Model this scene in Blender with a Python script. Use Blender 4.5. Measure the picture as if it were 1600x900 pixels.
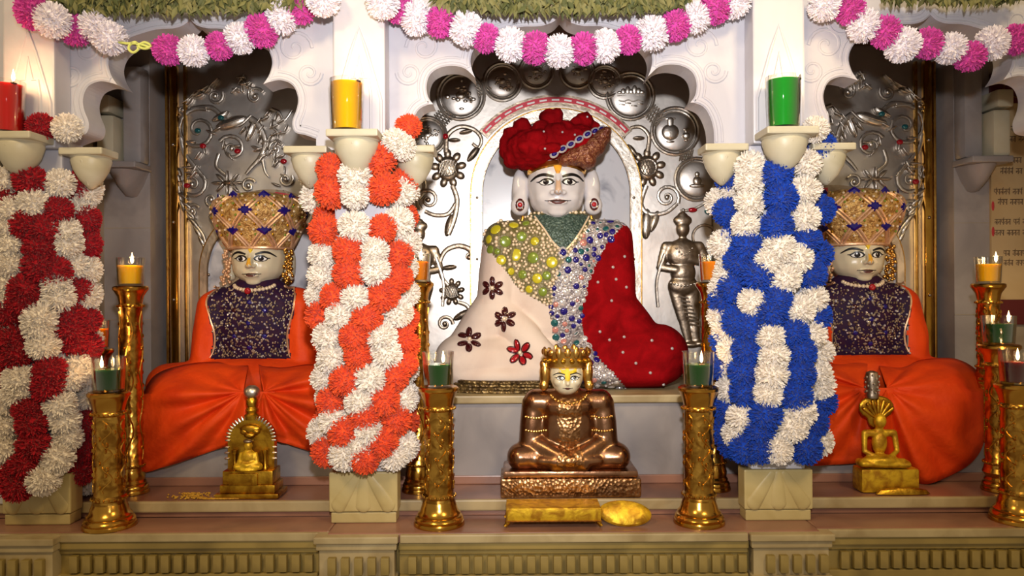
import bpy, bmesh, math, random
from mathutils import Vector, Matrix, noise
from mathutils.bvhtree import BVHTree

# ------------------------------------------------------------------ scene, camera, world, light
scene = bpy.context.scene
for o in list(bpy.data.objects): bpy.data.objects.remove(o)
COL = scene.collection
PI = math.pi
CAMZ, D, F = 1.55, 2.4, 1200.0
ROLL = math.radians(0.35)
cam_d = bpy.data.cameras.new('camera'); cam = bpy.data.objects.new('camera', cam_d); COL.objects.link(cam)
cam.location = (0, -D, CAMZ); cam.rotation_euler = (PI/2, ROLL, 0)
cam_d.sensor_width = 36; cam_d.lens = 36*F/1600; cam_d.clip_start = .05
scene.camera = cam
vs = scene.view_settings
vs.view_transform = 'Standard'; vs.look = 'None'; vs.gamma = 1; vs.use_curve_mapping = False; vs.exposure = 0.0
world = bpy.data.worlds.new('hall'); scene.world = world; world.use_nodes = True
bg = world.node_tree.nodes['Background']; bg.inputs[0].default_value = (.95, .76, .52, 1); bg.inputs[1].default_value = .30

def lamp(name, kind, loc, energy, color, target=None, **kw):
    l = bpy.data.lights.new(name, kind); l.energy = energy; l.color = color
    for k, v in kw.items(): setattr(l, k, v)
    o = bpy.data.objects.new(name, l); COL.objects.link(o); o.location = loc
    if target is not None:
        o.rotation_euler = (Vector(target)-Vector(loc)).to_track_quat('-Z', 'Y').to_euler()
    return o
# the camera's flash head above the lens, tilted a little upwards
lamp('flash', 'SPOT', (.03, -2.42, CAMZ+.38), 262, (1, .97, .96), (.06, .3, CAMZ+.52), spot_size=math.radians(80), spot_blend=1.0, shadow_soft_size=.045)
# added unseen warm lamps overhead, for metal contrast and a warmer lower half
lamp('added_warm_lamp', 'AREA', (-1.3, -2.2, 3.3), 30, (1, .74, .38), (-.4, 0, .9), size=.5)
lamp('added_warm_lamp', 'AREA', (1.5, -2.2, 3.3), 30, (1, .74, .38), (.6, 0, .9), size=.5)

# ------------------------------------------------------------------ helpers
def S(y): return (D+y)/F
def W(px, py, y):
    dx, dz = px-800, 450-py
    c, s = math.cos(ROLL), math.sin(ROLL)
    k = S(y)
    return Vector(((dx*c+dz*s)*k, y, CAMZ+(-dx*s+dz*c)*k))
ORG = {}
def lerp(a, b, t): return a+(b-a)*t

class MB:
    def __init__(s): s.v = []; s.f = []; s.m = []
    def add(s, vs_, fs, mi=0):
        n = len(s.v); s.v += [Vector(v) for v in vs_]; s.f += [[i+n for i in f] for f in fs]; s.m += [mi]*len(fs); return s
    def box(s, x0, x1, y0, y1, z0, z1, b=0):
        if b <= 0:
            s.add([(x, y, z) for x in (x0, x1) for y in (y0, y1) for z in (z0, z1)],
                  [(0,1,3,2),(4,6,7,5),(0,4,5,1),(2,3,7,6),(0,2,6,4),(1,5,7,3)]); return s
        bm = bmesh.new(); bmesh.ops.create_cube(bm, size=1)
        for v in bm.verts:
            v.co = Vector((lerp(x0,x1,v.co.x+.5), lerp(y0,y1,v.co.y+.5), lerp(z0,z1,v.co.z+.5)))
        bmesh.ops.bevel(bm, geom=bm.edges[:], offset=b, segments=2, affect='EDGES', profile=.6)
        bm.verts.index_update()
        s.add([v.co.copy() for v in bm.verts], [[v.index for v in f.verts] for f in bm.faces]); bm.free(); return s
    def lathe(s, prof, c=(0,0,0), n=32, sy=1.0, a0=0, a1=2*PI, mod=None):
        c = Vector(c); full = abs(a1-a0-2*PI) < 1e-4; k = n if full else n+1
        vs_ = []
        for r, z in prof:
            for i in range(k):
                a = a0+(a1-a0)*i/n
                rr = r*(mod(a, z) if mod else 1)
                vs_.append(c+Vector((rr*math.cos(a), rr*sy*math.sin(a), z)))
        fs = []
        for j in range(len(prof)-1):
            for i in range(n):
                i2 = (i+1) % k
                fs.append((j*k+i, j*k+i2, (j+1)*k+i2, (j+1)*k+i))
        s.add(vs_, fs)
        if full:
            if prof[0][0] > 1e-5: s.add([], [])
            n0 = len(s.v)-len(vs_)
            if prof[0][0] > 1e-5: s.f.append([n0+i for i in range(k)][::-1]); s.m.append(0)
            if prof[-1][0] > 1e-5: s.f.append([n0+(len(prof)-1)*k+i for i in range(k)]); s.m.append(0)
        return s
    def tube(s, pts, r, n=8, sy=1.0, cap=True, closed=False):
        pts = [Vector(p) for p in pts]; N = len(pts)
        rs = r if isinstance(r, (list, tuple)) else [r]*N
        vs_ = []; up = Vector((0, 1, 0))
        for i, p in enumerate(pts):
            if closed: t = pts[(i+1) % N]-pts[i-1]
            else: t = pts[min(i+1, N-1)]-pts[max(i-1, 0)]
            if t.length < 1e-9: t = Vector((0,0,1))
            t.normalize()
            a = t.cross(up)
            if a.length < 1e-3: a = t.cross(Vector((1,0,0)))
            a.normalize(); b = a.cross(t).normalized()
            for k in range(n):
                an = 2*PI*k/n
                vs_.append(p+a*(rs[i]*math.cos(an))+b*(rs[i]*sy*math.sin(an)))
        fs = []
        for i in range(N if closed else N-1):
            j = (i+1) % N
            for k in range(n):
                k2 = (k+1) % n
                fs.append((i*n+k, i*n+k2, j*n+k2, j*n+k))
        if cap and not closed:
            fs.append(list(range(n))[::-1]); fs.append([(N-1)*n+k for k in range(n)])
        return s.add(vs_, fs)
    def prism(s, pts, y0, y1):
        """pts: list of (x,z); extruded from y0 (front) to y1"""
        n = len(pts)
        vs_ = [Vector((x, y0, z)) for x, z in pts]+[Vector((x, y1, z)) for x, z in pts]
        fs = [list(range(n)), list(range(n, 2*n))[::-1]]
        for i in range(n):
            j = (i+1) % n
            fs.append((i, i+n, j+n, j))
        return s.add(vs_, fs)
    def ell(s, c, r, n=16, m=10, rot=None):
        c = Vector(c)
        if not isinstance(r, (tuple, list)): r = (r, r, r)
        vs_ = [Vector((0,0,-1))]
        for j in range(1, m):
            t = -PI/2+PI*j/m
            for i in range(n):
                a = 2*PI*i/n
                vs_.append(Vector((math.cos(t)*math.cos(a), math.cos(t)*math.sin(a), math.sin(t))))
        vs_.append(Vector((0,0,1)))
        fs = [(0, 1+(i+1) % n, 1+i) for i in range(n)]
        for j in range(m-2):
            for i in range(n):
                i2 = (i+1) % n
                fs.append((1+j*n+i, 1+j*n+i2, 1+(j+1)*n+i2, 1+(j+1)*n+i))
        L = len(vs_)-1
        fs += [(L, 1+(m-2)*n+i, 1+(m-2)*n+(i+1) % n) for i in range(n)]
        out = []
        for v in vs_:
            w = Vector((v.x*r[0], v.y*r[1], v.z*r[2]))
            if rot: w = rot @ w
            out.append(c+w)
        return s.add(out, fs)
    def cap(s, p0, p1, r0, r1=None, sy=1.0, n=14, m=10):
        if r1 is None: r1 = r0
        p0, p1 = Vector(p0), Vector(p1); ax = p1-p0
        if ax.length < 1e-6: return s.ell(p0, r0)
        q = Vector((0,0,1)).rotation_difference(ax.normalized()).to_matrix()
        t = MB().ell((0,0,0), 1, n, m)
        out = []
        for v in t.v:
            if v.z > 1e-6: w = q @ (v*r1); w.y *= sy; w += p1
            elif v.z < -1e-6: w = q @ (v*r0); w.y *= sy; w += p0
            else: w = q @ (v*((r0+r1)/2)); w.y *= sy; w += (p0+p1)/2
            out.append(w)
        return s.add(out, t.f)
    def ring(s, c, R, r, n=28, k=6, sy=1.0, axis='y'):
        c = Vector(c); vs_ = []
        for i in range(n):
            a = 2*PI*i/n; d = Vector((math.cos(a), 0, math.sin(a)))
            for j in range(k):
                b = 2*PI*j/k
                vs_.append(c+d*(R+r*math.cos(b))+Vector((0, r*sy*math.sin(b), 0)))
        return s.add(vs_, [(i*k+j, i*k+(j+1) % k, ((i+1) % n)*k+(j+1) % k, ((i+1) % n)*k+j) for i in range(n) for j in range(k)])
    def mesh(s, name, mats, origin=(0,0,0), smooth=True, angle=40):
        o = Vector(origin)
        me = bpy.data.meshes.new(name)
        me.from_pydata([tuple(v-o) for v in s.v], [], [tuple(f) for f in s.f])
        bm = bmesh.new(); bm.from_mesh(me); bmesh.ops.recalc_face_normals(bm, faces=bm.faces[:]); bm.to_mesh(me); bm.free()
        if not isinstance(mats, (list, tuple)): mats = [mats]
        for m in mats: me.materials.append(m)
        if len(mats) > 1: me.polygons.foreach_set('material_index', s.m)
        if smooth:
            me.polygons.foreach_set('use_smooth', [True]*len(me.polygons))
            try: me.set_sharp_from_angle(angle=math.radians(angle))
            except Exception: pass
        me.update()
        return me

def cat_rom(P, n=6):
    P = [Vector(p) for p in P]; out = []
    for i in range(len(P)-1):
        p0 = P[max(i-1, 0)]; p1 = P[i]; p2 = P[i+1]; p3 = P[min(i+2, len(P)-1)]
        for j in range(n):
            t = j/n
            out.append(.5*(2*p1+(p2-p0)*t+(2*p0-5*p1+4*p2-p3)*t*t+(3*p1-p0-3*p2+p3)*t**3))
    return out+[P[-1]]
def inpoly(x, y, P):
    r = False; j = len(P)-1
    for i in range(len(P)):
        if (P[i][1] > y) != (P[j][1] > y) and x < (P[j][0]-P[i][0])*(y-P[i][1])/(P[j][1]-P[i][1])+P[i][0]: r = not r
        j = i
    return r
def link(name, me, parent=None, loc=None):
    o = bpy.data.objects.new(name, me); COL.objects.link(o)
    if parent is not None: o.parent = parent
    if loc is not None: o.location = loc
    return o
def tag(o, label=None, cat=None, group=None, kind=None):
    if label: o['label'] = label
    if cat: o['category'] = cat
    if group: o['group'] = group
    if kind: o['kind'] = kind
    return o
def thing(name, loc, label, cat, group=None):
    o = bpy.data.objects.new(name, None); COL.objects.link(o); o.location = loc; o.empty_display_size = .05
    ORG[o] = Vector(loc); return tag(o, label, cat, group)
def part(name, mb, mats, parent=None, smooth=True, angle=40, label=None, kind=None):
    """mb vertices are in world space; parent may be a thing or a part of it"""
    org = ORG.get(parent, Vector((0,0,0))) if parent is not None else Vector((0,0,0))
    o = link(name, mb.mesh(name, mats, org, smooth, angle), parent)
    ORG[o] = org
    return tag(o, label, None, None, kind)
def single(name, mb, mats, label=None, cat=None, group=None, kind=None, smooth=True, angle=40, loc=None):
    if loc is None:
        xs = [v.x for v in mb.v]; ys = [v.y for v in mb.v]; zs = [v.z for v in mb.v]
        loc = Vector(((min(xs)+max(xs))/2, (min(ys)+max(ys))/2, min(zs)))
    o = link(name, mb.mesh(name, mats, loc, smooth, angle), None, loc); ORG[o] = Vector(loc)
    return tag(o, label, cat, group, kind)
def inst(name, me, parent, wloc, rot=None, scale=None):
    """shared mesh placed at a world location under a thing or part"""
    o = link(name, me, parent, Vector(wloc)-ORG[parent]) if parent is not None else link(name, me, None, wloc)
    if rot is not None: o.rotation_euler = rot
    if scale is not None: o.scale = scale if isinstance(scale, (tuple, list)) else (scale,)*3
    ORG[o] = Vector(wloc)
    return o

# ------------------------------------------------------------------ materials
def srgb(r, g, b):
    f = lambda c: (c/255/12.92) if c/255 <= .04045 else ((c/255+.055)/1.055)**2.4
    return (f(r), f(g), f(b))
def mat(name, col, rough=.5, metal=0, col2=None, nscale=6, nlo=.4, nhi=.65, bump=0, bscale=30, btype='noise', bdist=.01,
        spec=.5, trans=0, sss=0, emit=None, es=0, sheen=0, coat=0, rvar=0, detail=4):
    m = bpy.data.materials.new(name); m.use_nodes = True
    nt = m.node_tree; b = nt.nodes['Principled BSDF']; L = nt.links
    b.inputs['Base Color'].default_value = (*col, 1)
    b.inputs['Roughness'].default_value = rough; b.inputs['Metallic'].default_value = metal
    b.inputs['Specular IOR Level'].default_value = spec
    b.inputs['Transmission Weight'].default_value = trans
    b.inputs['Sheen Weight'].default_value = sheen; b.inputs['Coat Weight'].default_value = coat
    if sss: b.inputs['Subsurface Weight'].default_value = sss; b.inputs['Subsurface Radius'].default_value = (.03, .02, .015)
    if emit: b.inputs['Emission Color'].default_value = (*emit, 1); b.inputs['Emission Strength'].default_value = es
    tc = nt.nodes.new('ShaderNodeTexCoord')
    if col2:
        n = nt.nodes.new('ShaderNodeTexNoise'); n.inputs['Scale'].default_value = nscale; n.inputs['Detail'].default_value = detail; n.inputs['Distortion'].default_value = .8
        L.new(tc.outputs['Object'], n.inputs['Vector'])
        r = nt.nodes.new('ShaderNodeValToRGB'); r.color_ramp.elements[0].position = nlo; r.color_ramp.elements[1].position = nhi
        r.color_ramp.elements[0].color = (*col, 1); r.color_ramp.elements[1].color = (*col2, 1)
        L.new(n.outputs['Fac'], r.inputs['Fac']); L.new(r.outputs['Color'], b.inputs['Base Color'])
    if rvar:
        n2 = nt.nodes.new('ShaderNodeTexNoise'); n2.inputs['Scale'].default_value = 14; L.new(tc.outputs['Object'], n2.inputs['Vector'])
        mr = nt.nodes.new('ShaderNodeMapRange'); mr.inputs['To Min'].default_value = max(.03, rough-rvar); mr.inputs['To Max'].default_value = rough+rvar
        L.new(n2.outputs['Fac'], mr.inputs['Value']); L.new(mr.outputs['Result'], b.inputs['Roughness'])
    if bump:
        if btype == 'voronoi':
            t = nt.nodes.new('ShaderNodeTexVoronoi'); t.inputs['Scale'].default_value = bscale; out = t.outputs['Distance']
        elif btype == 'wave':
            t = nt.nodes.new('ShaderNodeTexWave'); t.inputs['Scale'].default_value = bscale; t.inputs['Distortion'].default_value = 6; out = t.outputs['Fac']
        else:
            t = nt.nodes.new('ShaderNodeTexNoise'); t.inputs['Scale'].default_value = bscale; t.inputs['Detail'].default_value = 5; out = t.outputs['Fac']
        L.new(tc.outputs['Object'], t.inputs['Vector'])
        bp = nt.nodes.new('ShaderNodeBump'); bp.inputs['Strength'].default_value = bump; bp.inputs['Distance'].default_value = bdist
        L.new(out, bp.inputs['Height']); L.new(bp.outputs['Normal'], b.inputs['Normal'])
    return m
M = {}
M['marble'] = mat('white_marble', srgb(202,200,208), .38, 0, srgb(182,180,192), 3.2, .45, .72, bump=.25, bscale=9, bdist=.012)
M['marble_grey'] = mat('grey_marble', srgb(158,150,148), .3, 0, srgb(134,127,126), 4.5, .42, .7, bump=.06, bscale=20)
M['marble_slab'] = mat('veined_white_marble', srgb(206,204,208), .25, 0, srgb(140,140,150), 7, .56, .72)
M['cream'] = mat('cream_marble', srgb(198,190,168), .42, 0, srgb(182,172,144), 5, .4, .7, bump=.1, bscale=30)
M['cream_base'] = mat('warm_lit_cream_marble', srgb(188,170,118), .45, 0, srgb(170,150,96), 5, .4, .7, bump=.1, bscale=30)  # cream marble with the warm, dimmer light of the lower part in its colour
M['jamb'] = mat('beige_jamb_marble', srgb(168,156,140), .5, 0, srgb(138,124,106), 3, .4, .7, bump=.1, bscale=14)
M['pinkmarble'] = mat('pinkish_floor_marble', srgb(156,112,92), .3, 0, srgb(126,88,74), 3.5, .4, .7)
M['plinth'] = mat('warm_lit_marble', srgb(156,134,74), .5, 0, srgb(118,100,52), 4, .4, .68, bump=.15, bscale=24)  # olive yellow of the warm lamplight is put into the marble colour
M['nosing'] = mat('pale_marble_edge', srgb(182,164,124), .42, 0, srgb(150,130,92), 6, .4, .7)
M['niche_brown'] = mat('dark_niche_plaster', srgb(92,62,44), .85, 0, srgb(64,42,30), 4, .4, .7)  # mottled dark brown for niche back wall and ceiling
M['silver'] = mat('beaten_silver', srgb(206,200,194), .42, 1, srgb(186,178,172), 5, .4, .7, bump=.15, bscale=12, bdist=.01, rvar=.08)
M['silver_relief'] = mat('raised_silver', srgb(222,214,204), .36, 1, srgb(178,168,156), 14, .4, .7, bump=.3, bscale=60, bdist=.004)
M['silver_dark'] = mat('tarnished_silver', srgb(178,162,144), .38, 1, srgb(134,118,102), 18, .4, .7, bump=.4, bscale=50, bdist=.004)
M['brass'] = mat('polished_brass', srgb(214,164,72), .2, 1, srgb(176,122,44), 9, .35, .7, bump=.05, bscale=50, rvar=.06)
M['brass_eng'] = mat('engraved_brass', srgb(218,170,78), .24, 1, srgb(150,104,40), 28, .4, .62, bump=.4, bscale=46, btype='voronoi', bdist=.004)
M['brass_old'] = mat('yellow_stained_brass', srgb(206,160,50), .36, 1, srgb(150,104,30), 26, .4, .65, bump=.4, bscale=60, bdist=.004)
M['brass_yellow'] = mat('turmeric_yellow_brass', srgb(222,180,40), .45, .6, srgb(170,120,20), 30, .4, .65, bump=.4, bscale=70, bdist=.004)  # bright yellow, only partly metallic brass
M['copper'] = mat('rosy_gold_metal', srgb(172,130,100), .28, 1, srgb(134,94,68), 12, .35, .7, bump=.12, bscale=40, rvar=.07)
M['copper_eng'] = mat('chased_rosy_gold', srgb(178,134,92), .34, 1, srgb(132,92,58), 40, .4, .6, bump=.5, bscale=90, btype='voronoi', bdist=.005)
M['gold'] = mat('gold', srgb(222,176,92), .28, 1, srgb(190,140,70), 30, .4, .7, bump=.3, bscale=90, bdist=.003)
M['gold_pink'] = mat('rose_gold_braid', srgb(226,184,146), .4, .5, srgb(190,140,104), 40, .4, .7, bump=.3, bscale=120, bdist=.002)
M['gold_lattice'] = mat('gold_brocade', srgb(206,166,100), .5, .35, srgb(150,106,52), 70, .42, .6, bump=.7, bscale=150, btype='voronoi', bdist=.004)
M['face'] = mat('polished_face_marble', srgb(204,200,204), .22, 0, sss=.08, coat=.2)
M['face_cream'] = mat('cream_face_marble', srgb(206,194,166), .25, 0, sss=.08, coat=.2)
M['black'] = mat('black_paint', srgb(22,18,20), .35)
M['white'] = mat('eye_white', srgb(236,234,232), .25)
M['iris'] = mat('iris_paint', srgb(30,24,26), .2)
M['lip'] = mat('brown_lip_paint', srgb(92,44,40), .35)
M['nosepaint'] = mat('ochre_paint', srgb(198,164,136), .4)
M['tilak'] = mat('saffron_paste', srgb(226,170,40), .6, 0, srgb(206,136,30), 40)
M['tilak_y'] = mat('yellow_paste', srgb(232,200,40), .6, 0, srgb(206,160,30), 40)
M['red'] = mat('red_velvet', srgb(142,8,16), .9, 0, srgb(112,5,10), 16, .35, .7, bump=.5, bscale=46, bdist=.007, spec=.06)
M['whitecloth'] = mat('cream_white_velvet', srgb(216,200,188), .8, 0, srgb(204,184,172), 6, .4, .7, bump=.25, bscale=60, bdist=.004, spec=.1)
M['orange'] = mat('orange_cloth', srgb(226,72,14), .62, 0, srgb(206,56,8), 7, .4, .7, bump=.6, bscale=9, bdist=.022, spec=.25)
M['navy'] = mat('navy_sequin_cloth', srgb(36,18,52), .6, 0, srgb(52,22,46), 24, .4, .7, bump=.5, bscale=100, bdist=.003, spec=.15)
M['collar'] = mat('dark_green_beaded_cloth', srgb(46,66,60), .4, .2, srgb(84,104,96), 90, .45, .62, bump=.8, bscale=120, btype='voronoi', bdist=.004)
M['vestbase'] = mat('olive_bead_ground', srgb(92,84,44), .5, .1, srgb(130,120,84), 60, .4, .7, bump=.6, bscale=110, btype='voronoi', bdist=.004)
M['bandbase'] = mat('silver_bead_ground', srgb(120,112,116), .35, .4, srgb(180,172,172), 70, .4, .6, bump=.8, bscale=110, btype='voronoi', bdist=.004)
M['brownbead'] = mat('brown_bead_cloth', srgb(110,52,34), .45, .2, srgb(158,104,70), 90, .45, .62, bump=.9, bscale=130, btype='voronoi', bdist=.004)
M['lace'] = mat('dull_gold_lace', srgb(132,108,66), .45, .7, srgb(78,60,36), 60, .42, .6, bump=.9, bscale=90, btype='voronoi', bdist=.005)
M['pearl'] = mat('pearl_bead', srgb(222,200,170), .22, .15, coat=.4)
M['crystal'] = mat('clear_crystal', srgb(222,218,222), .12, .55)
M['gem_blue'] = mat('sapphire_gem', srgb(28,18,110), .1, .1, coat=.5)
M['gem_teal'] = mat('teal_gem', srgb(30,92,96), .12, .3, coat=.5)
M['gem_red'] = mat('ruby_gem', srgb(160,16,30), .12, .1, coat=.5)
M['gem_dark'] = mat('dark_garnet_gem', srgb(62,14,18), .15, .1, coat=.5)
M['gem_yellow'] = mat('yellow_gem', srgb(192,180,40), .2, .1, coat=.3)
M['gem_green'] = mat('green_gem', srgb(118,136,48), .2, .1, coat=.3)
M['gem_pink'] = mat('pink_crystal', srgb(206,140,130), .15, .3)
M['leaf'] = mat('green_leaf', srgb(104,104,52), .7, 0, srgb(134,128,84), 12, .35, .7)
M['leaf2'] = mat('dark_green_leaf', srgb(70,78,38), .7, 0, srgb(96,98,58), 12, .35, .7)
M['string'] = mat('yellow_string', srgb(216,222,120), .6)
M['twine'] = mat('dark_twine', srgb(70,52,44), .8)
M['wick'] = mat('wick', srgb(60,40,30), .9)
M['powder'] = mat('yellow_rice_grain', srgb(206,160,50), .7, 0, srgb(170,120,30), 60)
M['redstrip'] = mat('red_enamel', srgb(196,60,74), .3, .3)
M['board'] = mat('beige_board', srgb(196,170,128), .6, 0, srgb(178,148,104), 3)
M['maroon'] = mat('maroon_board', srgb(92,24,26), .5)
M['ink'] = mat('brown_ink', srgb(84,62,50), .7)
M['inkred'] = mat('red_ink', srgb(186,54,60), .7)
def flower_mats(nm, a, b):
    return mat(nm, srgb(*a), .8, 0, srgb(*b), 40, .35, .65, spec=.15, sheen=.15)
M['p_white'] = flower_mats('white_petal', (246,238,228), (234,224,212))
M['p_orange'] = flower_mats('orange_petal', (240,98,52), (226,76,34))
M['p_red'] = flower_mats('crimson_petal', (184,26,42), (152,16,30))
M['p_blue'] = flower_mats('blue_petal', (28,78,192), (18,56,160))
M['p_pink'] = flower_mats('pink_petal', (224,88,182), (204,66,162))
M['p_pinkwhite'] = flower_mats('cool_white_petal', (246,240,246), (236,228,238))
def glass_mat():
    m = bpy.data.materials.new('clear_glass'); m.use_nodes = True; nt = m.node_tree; nt.nodes.clear()
    o = nt.nodes.new('ShaderNodeOutputMaterial'); t = nt.nodes.new('ShaderNodeBsdfTransparent'); g = nt.nodes.new('ShaderNodeBsdfGlossy')
    t.inputs[0].default_value = (.96, .97, .96, 1); g.inputs['Roughness'].default_value = .05
    lw = nt.nodes.new('ShaderNodeLayerWeight'); lw.inputs[0].default_value = .35
    mx = nt.nodes.new('ShaderNodeMixShader')
    nt.links.new(lw.outputs['Facing'], mx.inputs[0]); nt.links.new(t.outputs[0], mx.inputs[1]); nt.links.new(g.outputs[0], mx.inputs[2]); nt.links.new(mx.outputs[0], o.inputs[0])
    return m
M['glass'] = glass_mat()
def liquid(name, col):
    m = mat(name, col, .12, 0, spec=.5, sss=.2, coat=.3)
    m.node_tree.nodes['Principled BSDF'].inputs['Subsurface Scale'].default_value = .6
    return m
M['l_yellow'] = liquid('yellow_oil', srgb(246,184,4)); M['l_amber'] = liquid('amber_oil', srgb(226,130,6))
M['l_green'] = liquid('green_oil', srgb(20,150,36)); M['l_dgreen'] = liquid('dark_green_oil', srgb(14,62,12))
M['l_red'] = liquid('red_oil', srgb(214,24,16)); M['l_dred'] = liquid('dark_red_oil', srgb(84,12,8))
M['flame'] = mat('candle_flame', (1, .7, .3), .5, emit=(1, .62, .26), es=22)

# ------------------------------------------------------------------ structure
ZL, ZF, ZS = CAMZ-.732, CAMZ-.681, CAMZ-.372
PX = [-1.488, -.468, .828]              # pillar centres
BAYS = [(-1.015, .425), (.175, .66), (1.343, .425)]   # back panel centres, half widths
def struct(name, mb, m, parent=None, smooth=False):
    o = single(name, mb, m, kind='structure', smooth=smooth) if parent is None else part(name, mb, m, parent, smooth)
    return o
XL, XR = -2.15, 2.40
# ledge on which the lamps stand: side bays a little set back, centre bay proud
led = MB(); led.box(XL, PX[1]-.09, -.075, .075, ZL-.03, ZL, .006); led.box(PX[1]-.09, PX[2]+.09, -.10, .075, ZL-.03, ZL, .006)
floor = struct('floor', led, M['pinkmarble'])
struct('trim_1', MB().box(XL, PX[1]-.12, -.09, -.0755, ZL-.026, ZL-.001, .004).box(PX[2]+.12, XR, -.09, -.0755, ZL-.026, ZL-.001, .004)
       .box(PX[1]+.13, PX[2]-.13, -.118, -.1005, ZL-.026, ZL-.001, .004), M['nosing'])
led2 = MB(); led2.box(PX[2]+.09, XR, -.075, .075, ZL-.03, ZL, .006); struct('floor', led2, M['pinkmarble'])
# raised shrine floor with a pale nosing
struct('floor', MB().box(XL, XR, .083, .90, ZL-.05, ZF), M['pinkmarble'])
struct('trim_2', MB().box(XL, XR, .066, .0825, ZF-.034, ZF+.001, .005), M['nosing'])
struct('trim_3', MB().box(XL, XR, .0765, .0825, ZL+.0005, ZF-.0345), M['pinkmarble'])
# plinth below, stepped mouldings and dentil course
pl = MB()
pl.box(XL, XR, -.06, .9, ZL-.48, ZL-.0305)
pw = struct('wall_plinth', pl, M['plinth'])
mo = MB()
for a, b, yo in ((XL, PX[1]-.125, 0), (PX[1]+.125, PX[2]-.125, -.024), (PX[2]+.125, XR, 0)):
    mo.box(a, b, -.083+yo, -.06, ZL-.05, ZL-.0265, .004); mo.box(a, b, -.072+yo, -.06, ZL-.066, ZL-.05, .003); mo.box(a, b, -.078+yo, -.06, ZL-.16, ZL-.126, .004)
    mo.box(a, b, -.064+yo, -.06, ZL-.126, ZL-.066)
part('moulding', mo, M['plinth'], pw, False)
for p in PX:
    bl = MB(); bl.box(p-.125, p+.125, -.128, -.06, ZL-.024, ZL-.003, .004); bl.box(p-.12, p+.12, -.118, -.06, ZL-.046, ZL-.0245, .004)
    bl.box(p-.112, p+.112, -.108, -.06, ZL-.128, ZL-.046); bl.box(p-.12, p+.12, -.122, -.06, ZL-.20, ZL-.128, .004)
    part('plinth_block', bl, M['nosing'], pw, False)
dn = MB().box(-.0125, .0125, -.010, .010, -.026, .026, .004).mesh('dentil', M['plinth'])
x = XL+.03
while x < XR:
    near = [p for p in PX if abs(x-p) < .112]
    gap = [p for p in PX if .098 < abs(x-p) < .14]
    if near and not gap: inst('dentil', dn, pw, (x, -.117, ZL-.092))
    elif not gap:
        yy = -.098 if PX[1] < x < PX[2] else -.074
        inst('dentil', dn, pw, (x, yy, ZL-.096))
    x += .0395
# carved leaf reliefs on the plinth face under the dentils (tips show at the bottom edge)
for cx in (-1.0, -.1, .2, .5, 1.34):
    yy = -.066 if not (PX[1] < cx < PX[2]) else -.088
    lf = MB()
    for k in range(-2, 3):
        a = k*.42
        lf.cap((cx, yy, ZL-.30), (cx+math.sin(a)*.12, yy, ZL-.30+math.cos(a)*.12), .03, .006, sy=.3)
    part('carved_leaf', lf, M['plinth'], pw)
# niche back wall, ceiling, cheeks
struct('wall_back', MB().box(XL, XR, .86, .95, ZF, CAMZ+1.25), M['niche_brown'])
struct('ceiling', MB().box(XL, XR, .165, .86, CAMZ+1.0, CAMZ+1.06), M['niche_brown'])
for n_, (a, b) in enumerate(((BAYS[0][0]+.425, BAYS[1][0]-.66), (BAYS[1][0]+.66, BAYS[2][0]-.425))):
    struct('wall_partition', MB().box(a+.004, b-.004, .20, .858, ZF+.0005, CAMZ+.9995), M['jamb'])
struct('wall_left', MB().box(XL-.1, XL, -.1, .95, ZF, CAMZ+1.06), M['jamb'])
struct('wall_right', MB().box(XR+.004, XR+.1, -.1, .95, ZF, CAMZ+1.06), M['jamb'])
# pedestals carrying the three seats
for n_, (c, h) in enumerate(BAYS):
    h2 = h-.004 if n_ == 1 else h+.03
    a, b = c-h2, c+h2
    if n_ == 0: b = BAYS[0][0]+.425
    if n_ == 2: a = BAYS[2][0]-.425
    ped = thing('pedestal', (c, .5, ZF), ['grey marble seat block under the statue beside the red and white pillar', 'wide grey marble seat block under the large red-turbaned statue', 'grey marble seat block under the statue beside the blue and white pillar'][n_], 'pedestal', 'marble seats of the shrine')
    part('block', MB().box(a+.004, b-.004, .275, .79, ZF+.0005, ZS-.028), M['marble_grey'], ped, False)
    part('seat_slab', MB().box(a+.004, b-.004, .255, .79, ZS-.028, ZS, .006), M['nosing'], ped, False)
    part('base_moulding', MB().box(a+.004, b-.004, .266, .2748, ZF+.0005, ZF+.03, .003), M['pinkmarble'], ped, False)
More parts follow.
